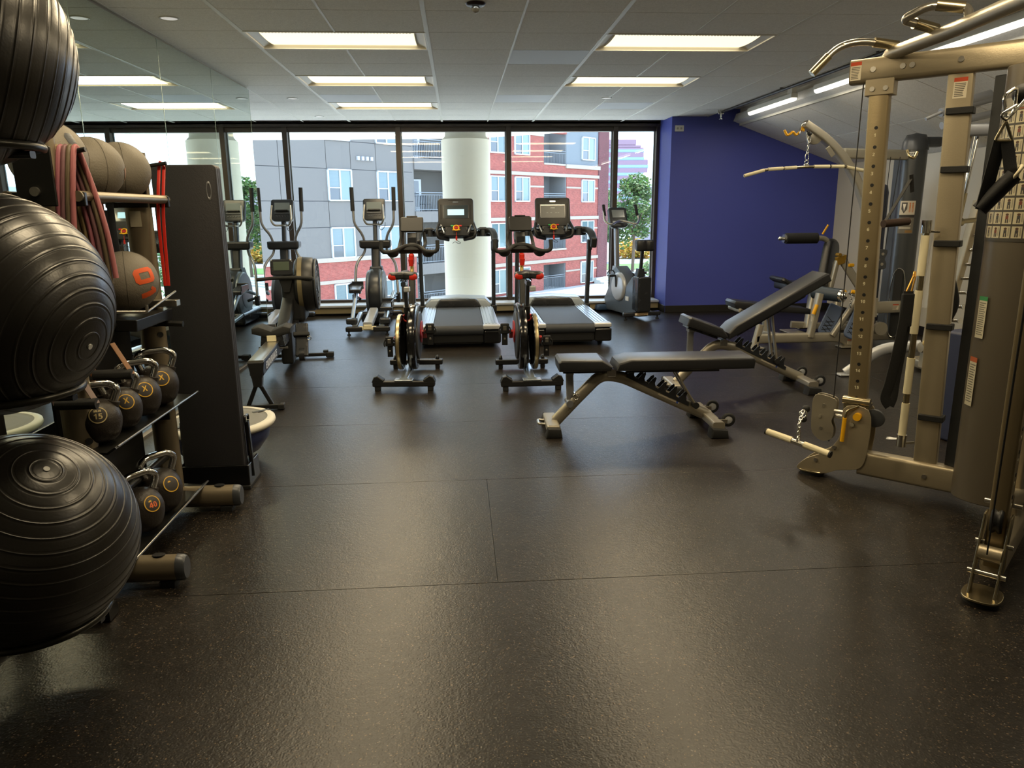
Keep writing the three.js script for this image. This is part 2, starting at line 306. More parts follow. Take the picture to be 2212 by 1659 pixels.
// ---------- ceiling lights ----------
M.glow = mat('#fff3d0', 0.6, 0, { emissive: new THREE.Color(1.0, 0.86, 0.56), emissiveIntensity: 0.62 });
M.glowStrip = mat('#ffffff', 0.5, 0, { emissive: new THREE.Color(1.0, 0.95, 0.85), emissiveIntensity: 1.6 });
M.downGlow = mat('#ffffff', 0.5, 0, { emissive: new THREE.Color(1, 0.95, 0.9), emissiveIntensity: 0.16 });
M.fixture = mat('#e6e2d6', 0.45);
const LAMP = new THREE.Color(1.0, 0.80, 0.50);
{
  const rows = (i) => Array.from({ length: 8 }, (_, k) => 3 * k).filter((k) => isLight(i, k) && Z0 + (k + 1) * ROW < ZK);
  const W = 1.28, D = ROW, proto = new THREE.Group();
  part('frame', [box(W, 0.012, 0.022, 0, 0.004, D / 2 - 0.011), box(W, 0.012, 0.022, 0, 0.004, -D / 2 + 0.011), box(0.022, 0.012, D, W / 2 - 0.011, 0.004, 0), box(0.022, 0.012, D, -W / 2 + 0.011, 0.004, 0)], M.fixture, proto);
  part('housing', [box(W - 0.02, 0.006, D - 0.02, 0, 0.128, 0, { r: 0 }), box(W - 0.02, 0.12, 0.006, 0, 0.066, D / 2 - 0.02, { r: 0 }), box(W - 0.02, 0.12, 0.006, 0, 0.066, -D / 2 + 0.02, { r: 0 }), box(0.006, 0.12, D - 0.04, W / 2 - 0.02, 0.066, 0, { r: 0 }), box(0.006, 0.12, D - 0.04, -W / 2 + 0.02, 0.066, 0, { r: 0 })], M.fixture, proto);
  const arch = Array.from({ length: 11 }, (_, i) => { const t = i / 10 * 2 - 1; return [t * 0.258, 0.012 + 0.014 * t * t]; });
  part('diffuser', ext([...arch, ...arch.slice().reverse().map(([a, b]) => [a, b + 0.008])], W - 0.19, 0, 0, 0, { ry: Math.PI / 2, b: 0 }), M.glow, proto, { label: 'glowing curved diffuser' });
  for (const s of [-1, 1]) part('end_reflector', [ext([...arch, [0.26, 0.05], [-0.26, 0.05]], 0.004, s * (W / 2 - 0.092), 0, 0, { ry: Math.PI / 2, b: 0 }), box(0.1, 0.004, D - 0.05, s * (W / 2 - 0.056), 0.022, 0, { r: 0, rz: s * -0.35 })], M.fixture, proto);
  part('perforated_basket', Array.from({ length: 46 }, (_, i) => box(0.012, 0.004, 0.05, -0.52 + i * 0.0231, 0.0185, 0.205, { r: 0, rx: -0.08 })), M.fixture, proto);
  const word = { 0: 'fourth', 3: 'third', 6: 'second', 9: 'first' };
  for (const i of [1, 5]) for (const k of rows(i)) {
    const z = Z0 + (k + 0.5) * ROW, x = COL[i + 1];
    const side = i === 1 ? 'left' : 'right';
    const lab = k === 0 ? 'recessed ceiling light closest to the windows in the left row' : i === 1 && k === 3 ? 'recessed ceiling light second from the windows in the left row' : i === 1 && k === 6 ? 'recessed ceiling light third from the windows in the left row' : i === 1 && k === 9 ? 'recessed ceiling light cut by the top edge, left row'
      : i === 5 && k === 3 ? 'recessed ceiling light nearer the blue wall in the right row' : i === 5 && k === 6 ? 'larger recessed ceiling light of the right row' : k === 9 ? 'recessed ceiling light of the right row above the trainer arms' : `recessed ceiling light straight overhead on the ${side}, out of view`;
    const t = thing('ceiling_light', lab, 'ceiling light', [x, CE, z], 0, 'recessed lights in the tile ceiling');
    for (const c of proto.children) t.add(c.clone());
    const l = new THREE.RectAreaLight(LAMP, 8.4, 1.06, 0.44); l.position.set(x, CE + 0.008, z); l.lookAt(x, 0, z); l.name = 'ceiling_lamp'; scene.add(l);
  }
  const zsL = [-8.94, -7.17, -5.34, -3.5, -1.7];
  const sl = ['strip light in the slot nearest the blue wall', 'strip light in the slot behind the trainer top beam', 'brightest strip light above the pull-up bar', 'strip light of the slot above the weight shroud, out of view', 'strip light of the slot overhead, out of view', 'strip light of the slot behind the viewer'];
  zsL.forEach((z, i) => {
    const t = thing('strip_light', sl[i], 'strip light', [3.71, 2.6, z], 0, 'strip lights along the sloped ceiling');
    part('housing', [box(0.075, 0.05, 1.26, 0, 0.055, 0), box(0.05, 0.11, 0.12, 0, 0.13, 0.55)], M.fixture, t);
    part('lens', sweep(oval2(0.032, 0.03, 12), [V(0, 0.025, -0.62), V(0, 0.025, 0.62)]), M.glowStrip, t, { label: 'glowing tube lens' });
    const l = new THREE.RectAreaLight(new THREE.Color(1.0, 0.86, 0.62), 16, 0.06, 1.22); l.position.set(3.71, 2.588, z); l.lookAt(3.71, 0, z); l.name = 'strip_lamp'; scene.add(l);
  });
  const dl = [[-1.83, -5.325, 'small round ceiling downlight above the storage rack'], [-1.788, -8.805, 'small round ceiling downlight beside the mirror end'], [-1.781, -10.4, 'small round ceiling downlight just before the window'], [1.714, -8.744, 'small round ceiling downlight in the right tile row']];
  for (const [x, z, lab] of dl) {
    const t = thing('downlight', lab, 'downlight', [x, CE, z], 0, 'small round downlights');
    part('trim_ring', disc([[0.05, 0], [0.056, -0.004], [0.062, -0.002], [0.063, 0.003]], 0, 0, 0), M.white, t); part('cover', disc([[0, -0.003], [0.03, -0.003], [0.05, 0]], 0, 0, 0), M.downGlow, t);
  }
  const s = thing('fire_sprinkler', 'dark ringed sprinkler with glass dome at the top edge', 'sprinkler', [0.142, CE, -4.9]);
  part('escutcheon', disc([[0, -0.002], [0.03, -0.02], [0.055, -0.012], [0.062, 0.0]], 0, 0, 0), mat('#2a1a1c', 0.35, 0.4), s);
  part('dome', ball(0.022, 0, -0.032, 0), mat('#e8e2d4', 0.05, 0, { transmission: 0.7, thickness: 0.02 }), s);
  // sprinkler pipe that follows the slot edge
  const p = thing('sprinkler_pipe', 'dark pipe running along the ceiling beside the strip lights', 'pipe', [0, 0, 0]);
  part('pipe_run', [rod([3.4, 2.655, -9.75], [3.5, 2.655, ZK - 0.1], 0.016)], mat('#2c2620', 0.4, 0.4), p);
  part('hanger', [-8, -6.2, -4.4, -2.6].map((z) => box(0.035, 0.045, 0.02, 3.42 + (z + 9) * 0.008, 2.668, z)), M.frame, p);
  const h = thing('fire_sprinkler', 'pendant sprinkler at the pipe end near the blue wall', 'sprinkler', [3.39, 2.6, -9.72]);
  part('fitting', [cyl(0.02, 0.05, 0, 0.055, 0), rod([-0.025, 0.03, 0], [-0.045, 0.085, 0], 0.008), rod([0.025, 0.03, 0], [0.045, 0.085, 0], 0.008)], M.brushed, h);
  part('frame_arms', [cyl(0.011, 0.05, 0, 0.02, 0), rod([0, 0, 0], [0, -0.03, 0], 0.006), cyl(0.022, 0.004, 0, -0.03, 0)], M.chrome, h);
  const o = thing('wall_outlet', 'white outlet plate high on the blue wall', 'outlet', [3.06, 2.53, ZB + 0.006]);
  part('plate', box(0.125, 0.08, 0.008, 0, 0, 0), M.white, o);
  for (const s2 of [-1, 1]) { const r = part('receptacle', cyl(0.017, 0.006, s2 * 0.024, 0, 0.004, { rx: Math.PI / 2 }), mat('#b9b7b0', 0.5), o); part('slot', [box(0.003, 0.01, 0.004, s2 * 0.024 - 0.005, 0.002, 0.006, { r: 0 }), box(0.003, 0.01, 0.004, s2 * 0.024 + 0.005, 0.002, 0.006, { r: 0 })], M.black, r); }
}
// ---------- outside ----------
const GY = -4;
M.concrete = (() => { const a = hashNoise(256, 256, 4, 3), b = hashNoise(256, 256, 50, 4); return mat('#ffffff', 0.85, 0, { map: tex(256, (x, y) => { const v = 178 + 14 * (a[y * 256 + x] - 0.5) + 22 * (b[y * 256 + x] - 0.5); return [v, v, v - 3]; }, 0.2) }); })();
M.asphalt = mat('#8b8f97', 0.9); M.lawn = mat('#4a6e32', 0.95); M.stucco = mat('#e2ddd2', 0.8);
struct('ground_terrace', box(120, 0.4, 62, 4, GY - 0.2, ZW - 31.6, { r: 0 }), M.concrete, { label: 'pale concrete terrace outside' });
struct('ground_street', box(300, 0.4, 260, 60, GY - 0.24, -202, { r: 0 }), M.asphalt, { label: 'grey street beyond the terrace' });
struct('ground_lawn', [box(60, 0.06, 7.2, 38, GY + 0.02, -72.4, { r: 0 }), box(44, 0.06, 9, 46, GY + 0.02, -40, { r: 0 })], M.lawn, { label: 'strip of green lawn by the street' });
struct('path', box(60, 0.05, 9, 40, GY, -63, { r: 0 }), mat('#cfc9bd', 0.85), { label: 'pale pavement in front of the lawn' });
// our own building: outer shell, overhang and column
{
  struct('wall_outside', [box(9.6, 8, 0.2, 7.8, 0.6, ZW + 0.02, { r: 0 }), box(14, 3.9, 0.25, -1.4, GY + 1.95 - 0.25, ZW - 0.06, { r: 0 }), box(30, 3.5, 0.3, -1, 4.9, ZW - 0.02, { r: 0 })], M.stucco, { label: 'outer wall of the gym building' });
  const soff = new THREE.Shape([[-14, 11.2], [16, 11.2], [16, 9.0 + 3], [3.4, 13.7], [2.44, 14.41], [1.5, 15.07], [0.53, 15.7], [-0.25, 15.85], [-3.2, 16.0], [-14, 16.2]].map((p) => new THREE.Vector2(p[0], p[1])));
  const g = new THREE.ExtrudeGeometry(soff, { depth: 0.5, bevelEnabled: false }); g.rotateX(-Math.PI / 2);
  struct('ceiling_overhang', g.translate(0, 2.9, 0), M.stucco, { label: 'white soffit of the overhang outside' });
  const c = thing('round_column', 'thick white round column standing outside the window', 'column', [0.172, GY, -13.5]);
  part('shaft', cyl(0.425, 6.66, 0, 3.33, 0, { seg: 40 }), mat('#cfc8b8', 0.75, 0, { bumpMap: smudge, bumpScale: 0.003 }), c);
  part('capital', disc([[0.425, 6.62], [0.4, 6.68], [0.36, 6.72], [0.34, 6.9], [0, 6.9]], 0, 0, 0, { seg: 40 }), mat('#9f9a8c', 0.8), c, { label: 'greyish collar under the soffit' });
}
// apartment house across the terrace
function brickTex(a, b, mortar, s0) {
  const n = 512, nz = hashNoise(n, n, 3, s0), q = hashNoise(n, n, 90, s0 + 2);
  return tex(n, (x, y) => { const row = Math.floor(y / 32), xx = (x + (row % 2) * 51) % 102.4, yy = y % 32; if (yy < 4 || xx < 4) return mortar; const k = ((row * 7919 + Math.floor((x + (row % 2) * 51) / 102.4) * 104729 + s0) % 97) / 97, t = 0.75 * k + 0.25 * nz[y * n + x]; const d = 0.93 + 0.14 * q[y * n + x]; return [0, 1, 2].map((i) => (a[i] + (b[i] - a[i]) * t) * d); }, 1);
}
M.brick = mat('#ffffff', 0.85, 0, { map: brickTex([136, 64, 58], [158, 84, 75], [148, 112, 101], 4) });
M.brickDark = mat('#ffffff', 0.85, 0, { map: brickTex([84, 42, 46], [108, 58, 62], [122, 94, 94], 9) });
M.panelGrey = mat('#6b6764', 0.7); M.panelBack = mat('#555559', 0.8); M.band = mat('#a2968a', 0.75); M.winFrame = mat('#bfc2c4', 0.5);
M.paneBlind = (() => mat('#ffffff', 0.12, 0, { map: tex(64, (x, y) => { const v = y % 8 < 2 ? 0.9 : 1; return [92 * v, 112 * v, 118 * v]; }, 2), clearcoat: 0.6, clearcoatRoughness: 0.03 }))();
M.paneDark = mat('#363f47', 0.08, 0, { clearcoat: 1, clearcoatRoughness: 0.02 }); M.paneTeal = mat('#5f777a', 0.1, 0, { clearcoat: 0.8, clearcoatRoughness: 0.03 });
M.railing = mat('#7d8288', 0.5, 0.4); M.recess = mat('#5f5c58', 0.85);
{
  const H = thing('apartment_building', 'grey and red brick apartment building with balconies across the terrace', 'building', [-6.031, 0, -39.566], R(45.423));
  const wall = (name, m, s0, s1, y0, y1, n0 = -0.3, n1 = 0) => part(name, box(s1 - s0, y1 - y0, n1 - n0, (s0 + s1) / 2, (y0 + y1) / 2, (n0 + n1) / 2, { r: 0.01, s: 1 }), m, H);
  const win = (s0, s1, y0, y1, split = true) => {
    const w = s1 - s0, h = y1 - y0, cx = (s0 + s1) / 2, cy = (y0 + y1) / 2, f = 0.075;
    const t = part('window', [box(w, f, 0.12, cx, y0 + f / 2, 0.03, { r: 0.01, s: 1 }), box(w, f, 0.12, cx, y1 - f / 2, 0.03, { r: 0.01, s: 1 }), box(f, h, 0.12, s0 + f / 2, cy, 0.03, { r: 0.01, s: 1 }), box(f, h, 0.12, s1 - f / 2, cy, 0.03, { r: 0.01, s: 1 }), box(f, h, 0.1, cx, cy, 0.03, { r: 0.01, s: 1 }), ...(split ? [box(w / 2, 0.05, 0.1, cx - w / 4, y0 + h * 0.42, 0.03, { r: 0.01, s: 1 })] : [])], M.winFrame, H);
    const pane = (a, b, c, d, m) => part('pane', box(b - a, d - c, 0.02, (a + b) / 2, (c + d) / 2, 0.02, { r: 0, s: 1 }), m, t);
    pane(s0 + f, cx - f / 2, y0 + f, y0 + h * 0.42 - 0.025, M.paneDark); pane(s0 + f, cx - f / 2, y0 + h * 0.42 + 0.025, y1 - f, M.paneBlind); pane(cx + f / 2, s1 - f, y0 + f, y1 - f, rnd() < 0.6 ? M.paneTeal : M.paneBlind);
  };
  // grey part
  wall('wall', M.panelBack, -16, 5.13, -0.85, 7.6, -0.4, -0.04);
  const fl = [6.6, 3.62, 0.72, -2.2], ss = [-12.4, -10.9, -9.2, -7.1, -5.6, -3.4, -0.69, 0.83, 2.5, 4.01, 5.13];
  const wcol = [[-10.9, -9.2], [-7.1, -5.6], [-0.69, 0.83], [2.5, 4.01]];
  const isW = (a, b) => wcol.some(([p, q]) => p === a && q === b);
  for (let i = 0; i + 1 < ss.length; i++) for (let k = 0; k < 3; k++) {
    const y1 = fl[k], y0 = fl[k] - 1.6, lo = k < 2 ? fl[k + 1] : -0.85;
    for (const [a, b] of [[y0, y1], [lo, y0]]) { if (b - a < 0.02 || (isW(ss[i], ss[i + 1]) && a === y0)) continue; part('cladding_panel', box(ss[i + 1] - ss[i] - 0.03, b - a - 0.03, 0.04, (ss[i] + ss[i + 1]) / 2, (a + b) / 2, -0.02, { r: 0.004, s: 1 }), M.panelGrey, H); }
    if (k === 0) part('cladding_panel', box(ss[i + 1] - ss[i] - 0.03, 0.95, 0.04, (ss[i] + ss[i + 1]) / 2, 7.1, -0.02, { r: 0.004, s: 1 }), M.panelGrey, H);
  }
  for (const [a, b] of wcol) for (let k = 0; k < 3; k++) win(a, b, fl[k] - 1.6, fl[k]);
  for (let i = 0; i < 4; i++) part('dryer_vent', box(0.16, 0.2, 0.14, 1.3 + i * 0.29, 4.2, 0.05, { r: 0.02 }), mat('#a9abb2', 0.6), H);
  // brick base under the grey part
  wall('brick_wall', M.brick, -16, 5.13, -4.2, -1.05, -0.35, 0.02); wall('stone_band', M.band, -16, 5.2, -1.05, -0.82, -0.3, 0.08); wall('stone_band', M.band, -16, 5.2, -2.16, -1.98, -0.3, 0.06);
  for (const [a, b] of wcol) win(a, b, -3.75, -2.18);
  // grey balcony bay
  const railing = (s0, s1, y, n) => { const gs = [box(s1 - s0, 0.05, 0.05, (s0 + s1) / 2, y + 1.05, n, { r: 0.01, s: 1 }), box(s1 - s0, 0.04, 0.04, (s0 + s1) / 2, y + 0.92, n, { r: 0.01, s: 1 }), box(s1 - s0, 0.04, 0.04, (s0 + s1) / 2, y + 0.1, n, { r: 0.01, s: 1 })]; for (let s = s0 + 0.05; s < s1; s += 0.13) gs.push(box(0.02, 0.9, 0.02, s, y + 0.5, n, { r: 0 })); part('balcony_railing', gs, M.railing, H); };
  const door = (s0, s1, y0, y1, n) => {
    const t = part('balcony_door', [box(s1 - s0, y1 - y0, 0.06, (s0 + s1) / 2, (y0 + y1) / 2, n, { r: 0.01, s: 1 })], M.winFrame, H), k = Math.max(1, Math.round((s1 - s0) / 0.85)), w = (s1 - s0) / k;
    for (let i = 0; i < k; i++) part('pane', box(w * 0.5, (y1 - y0) * 0.8, 0.04, s0 + (i + 0.5) * w, (y0 + y1) / 2 + 0.08, n + 0.03, { r: 0, s: 1 }), M.paneDark, t);
  };
  wall('recess_wall', M.recess, 5.13, 10.4, -4.2, 7.6, -1.7, -1.5); wall('pier', M.panelGrey, 9.4, 10.45, -4.2, 7.6, -1.6, 0); wall('recess_cheek', M.panelGrey, 5.05, 5.2, -4.2, 7.6, -1.6, -0.02);
  for (const y of [4.4, 1.48, -1.5, -4.2]) {
    wall('balcony_slab', M.panelGrey, 5.2, 9.4, y - 0.62, y, -1.55, 0.06); railing(5.25, 9.35, y, 0); door(5.3, 7.0, y, y + 1.85, -1.42);
    part('patio_chair', [box(0.5, 0.05, 0.5, 6.6, y + 0.4, -0.6), box(0.5, 0.5, 0.05, 6.6, y + 0.65, -0.85), ...[[-0.22, -0.22], [0.22, -0.22], [-0.22, 0.22], [0.22, 0.22]].map(([a, b]) => box(0.04, 0.4, 0.04, 6.6 + a, y + 0.2, -0.6 + b))], M.charcoal, H);
  }
  // red brick part
  const brickCol = (s0, s1, y0, y1) => wall('brick_wall', M.brick, s0, s1, y0, y1, -0.4, 0);
  brickCol(10.4, 17.04, -4.2, 10.5); brickCol(19.65, 23.6, -4.2, 4.35); wall('top_storey_wall', mat('#70767c', 0.7), 19.65, 23.6, 4.6, 7.6, -0.4, -0.03);
  wall('stone_band', M.band, 19.5, 23.75, 4.35, 4.62, -0.3, 0.12);
  for (const y of [3.84, 0.92, -2.0]) { wall('stone_band', M.band, 10.4, 17.04, y - 0.1, y + 0.12, -0.2, 0.06); wall('stone_band', M.band, 17.0, 23.7, y - 0.1, y + 0.12, -0.2, 0.06); }
  for (const y of [2.98, 0.1, -2.9]) { wall('stone_band', M.band, 15.5, 17.04, y, y + 0.12, -0.1, 0.03); wall('stone_band', M.band, 19.65, 21.4, y, y + 0.12, -0.1, 0.03); wall('stone_band', M.band, 23.12, 23.6, y, y + 0.12, -0.1, 0.03); }
  wall('stone_band', M.band, 10.4, 17.04, 6.3, 6.5, -0.1, 0.05);
  for (const y of [6.6, 3.64, 0.72, -2.24]) { win(11.53, 13.03, y - 1.6, y); win(13.93, 15.48, y - 1.6, y); win(21.45, 23.1, y - 1.62, y); }
  wall('recess_wall', mat('#6f7173', 0.85), 17.04, 19.65, -4.2, 7.6, -1.7, -1.5); wall('recess_cheek', mat('#7c7e80', 0.8), 19.6, 19.7, -4.2, 7.6, -1.6, -0.05); wall('recess_cheek', M.recess, 16.98, 17.06, -4.2, 7.6, -1.6, -0.05);
  for (const y of [4.6, 1.75, -1.2, -4.2]) {
    if (y > -4) { wall('brick_spandrel', M.brick, 17.04, 19.65, y - (y > 4 ? 0.85 : 1.05), y - 0.06, -0.4, 0); wall('balcony_slab', M.band, 17.04, 19.65, y - 0.1, y + 0.02, -1.5, 0.05); }
    railing(17.1, 19.6, y + (y < -4 ? 0.1 : -0.2), -0.05); door(17.2, 18.2, y, y + 1.9, -1.42);
  }
  wall('brick_spandrel', M.brick, 17.04, 19.65, 6.62, 7.4, -0.4, 0);
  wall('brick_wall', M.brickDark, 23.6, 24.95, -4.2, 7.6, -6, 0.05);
  for (let i = 0; i < 3; i++) part('entrance_step', box(5, 0.14, 0.9, 25.6, GY + 0.07 + i * 0.14, 0.6 - i * 0.35), M.concrete, H);
}
// far office tower
{
  const T = thing('office_tower', 'distant stepped office tower with pink and blue bands', 'building', [0, 0, 0]);
  const pink = mat('#8c7280', 0.8), blue = mat('#7f98ab', 0.4), z = -262;
  const lvl = [[46, 65.4, -4, 18.2], [46, 63.9, 18.2, 22.1], [46, 62.9, 22.1, 22.9], [46, 61.2, 22.9, 24.8]];
  for (const [a, b, y0, y1] of lvl) part('core', box(b - a, y1 - y0, 18, (a + b) / 2, (y0 + y1) / 2, z - 5, { r: 0.3, s: 2 }), pink, T);
  for (let i = 0, y = 21; i < 8; i++, y -= 2.55) { const b = i < 1 ? 63.9 : i < 2 ? 63.9 : 65.4; part('glass_band', box(b - 46 + 0.3, 1.1, 18.3, (46 + b) / 2, y, z - 5, { r: 0.3, s: 2 }), blue, T); }
  const G = thing('pavilion', 'white gabled roof pavilion behind the street trees', 'building', [0, 0, 0]);
  part('roof', ext([[-4, 0], [0, 2.2], [4, 0], [4, -0.3], [-4, -0.3]], 9, 33.5, 5.3, -122, { ry: 0.5 }), mat('#c9d2dc', 0.5), G); part('body', box(6.6, 9.3, 7.5, 33.5, 0.6, -122, { ry: 0.5 }), mat('#9b8f9a', 0.8), G);
}
// trees and shrubs
const leafG = (() => { const g = new THREE.BufferGeometry(); g.setAttribute('position', new THREE.Float32BufferAttribute([0, 0, 0, 0.5, 0.12, 0.45, 0, 0.05, 1, -0.5, 0.12, 0.45], 3)); g.setIndex([0, 1, 2, 0, 2, 3]); g.computeVertexNormals(); g.setAttribute('uv', new THREE.Float32BufferAttribute([0, 0, 1, 0, 1, 1, 0, 1], 2)); return g; })();
M.leaf = mat('#ffffff', 0.8, 0, { transmission: 0.3, thickness: 0, side: THREE.DoubleSide });
M.bark = mat('#5d5044', 0.9);
function plant(name, label, cat, x, z, h, w, crown0, count, size, tint, group, trunk = true) {
  const t = thing(name, label, cat, [x, GY, z], 0, group);
  if (trunk) part('trunk', [sweep(ring2(0.16, 8), smooth([[0, 0, 0], [0.06, h * 0.3, 0.03], [-0.05, h * 0.6, 0], [0.05, h * 0.85, 0]], 8), { scale: (k) => 1 - 0.7 * k }), ...Array.from({ length: 5 }, (_, i) => { const a = i * 1.26; return sweep(ring2(0.07, 6), smooth([[0, h * 0.35 + i * 0.1, 0], [Math.cos(a) * w * 0.2, h * 0.55, Math.sin(a) * w * 0.2], [Math.cos(a) * w * 0.33, h * 0.72, Math.sin(a) * w * 0.33]], 6), { scale: (k) => 1 - 0.6 * k }); })], M.bark, t);
  const im = new THREE.InstancedMesh(leafG, M.leaf, count), m = new THREE.Matrix4(), q = new THREE.Quaternion(), e = new THREE.Euler(), c = new THREE.Color();
  const blobs = Array.from({ length: 26 }, () => { const a = rnd() * 6.283, u = Math.sqrt(rnd()), v = rnd(); return [Math.cos(a) * u * w * 0.4 * Math.sin(Math.PI * (0.15 + 0.8 * v)), crown0 + (h - crown0) * (0.08 + 0.84 * v), Math.sin(a) * u * w * 0.4 * Math.sin(Math.PI * (0.15 + 0.8 * v)), rr(0.11, 0.2) * w]; });
  for (let i = 0; i < count; i++) {
    const b = blobs[i % blobs.length], a = rnd() * 6.283, p = Math.acos(2 * rnd() - 1), r = b[3] * (0.55 + 0.5 * Math.cbrt(rnd()));
    e.set(rr(-0.9, 0.9), rnd() * 6.283, rr(-0.9, 0.9)); q.setFromEuler(e); const s = size * rr(0.7, 1.3);
    m.compose(V(b[0] + r * Math.sin(p) * Math.cos(a), b[1] + r * Math.cos(p) * 0.85, b[2] + r * Math.sin(p) * Math.sin(a)), q, V(s, s, s)); im.setMatrixAt(i, m);
    im.setColorAt(i, c.setRGB(tint[0] * rr(0.7, 1.3), tint[1] * rr(0.75, 1.25), tint[2] * rr(0.6, 1.4)));
  }
  im.name = 'foliage'; im.userData.kind = 'stuff'; im.castShadow = true; t.add(im); return t;
}
const green = [0.08, 0.15, 0.035], pale = [0.14, 0.22, 0.08];
plant('street_tree', 'leafy green street tree right of the brick building', 'tree', 15.6, -66, 8.6, 5.4, 2.0, 5200, 0.24, green, 'street trees beyond the building');
plant('street_tree', 'leafy green street tree beside the window jamb', 'tree', 20.4, -70, 7.8, 5.0, 2.0, 4600, 0.24, green, 'street trees beyond the building');
plant('street_tree', 'small street tree touching the dark brick corner', 'tree', 15.8, -80, 8.0, 4.2, 1.8, 3000, 0.26, pale, 'street trees beyond the building');
plant('shrub', 'pale green flowering shrub behind the upright bike', 'shrub', 12.3, -45.4, 2.7, 3.0, 0.2, 3400, 0.14, [0.2, 0.28, 0.13], 'shrubs on the terrace', false);
plant('shrub', 'pale green shrub beside the blue wall edge', 'shrub', 14.6, -46.5, 4.4, 2.8, 0.3, 3400, 0.15, [0.16, 0.25, 0.11], 'shrubs on the terrace', false);
plant('flower_bed', 'bed of yellow flowers under the street trees', 'flowers', 20.5, -86, 1.5, 5.4, 0.0, 2200, 0.3, [0.5, 0.32, 0.03], undefined, false);
for (let i = 0; i < 9; i++) plant('street_tree', `green tree number ${i} of the far row seen only in the mirror`.replace(/ number \d/, ''), 'tree', 30 + i * 9, -58 + (i % 3) * 6, 6.2 + (i % 4) * 0.5, 6, 1.5, 1500, 0.42, green, 'far row of trees seen in the mirror');
{
  const B = thing('far_building', 'pale blue low building seen in the mirror', 'building', [64, GY, -82]);
  part('wall', box(40, 8.4, 12, 0, 4.2, 0), mat('#b9c9d6', 0.7), B); for (let i = 0; i < 12; i++) part('window', box(2.2, 2.6, 0.2, -18 + i * 3.2, 5.2, 6.05), M.paneDark, B);
}
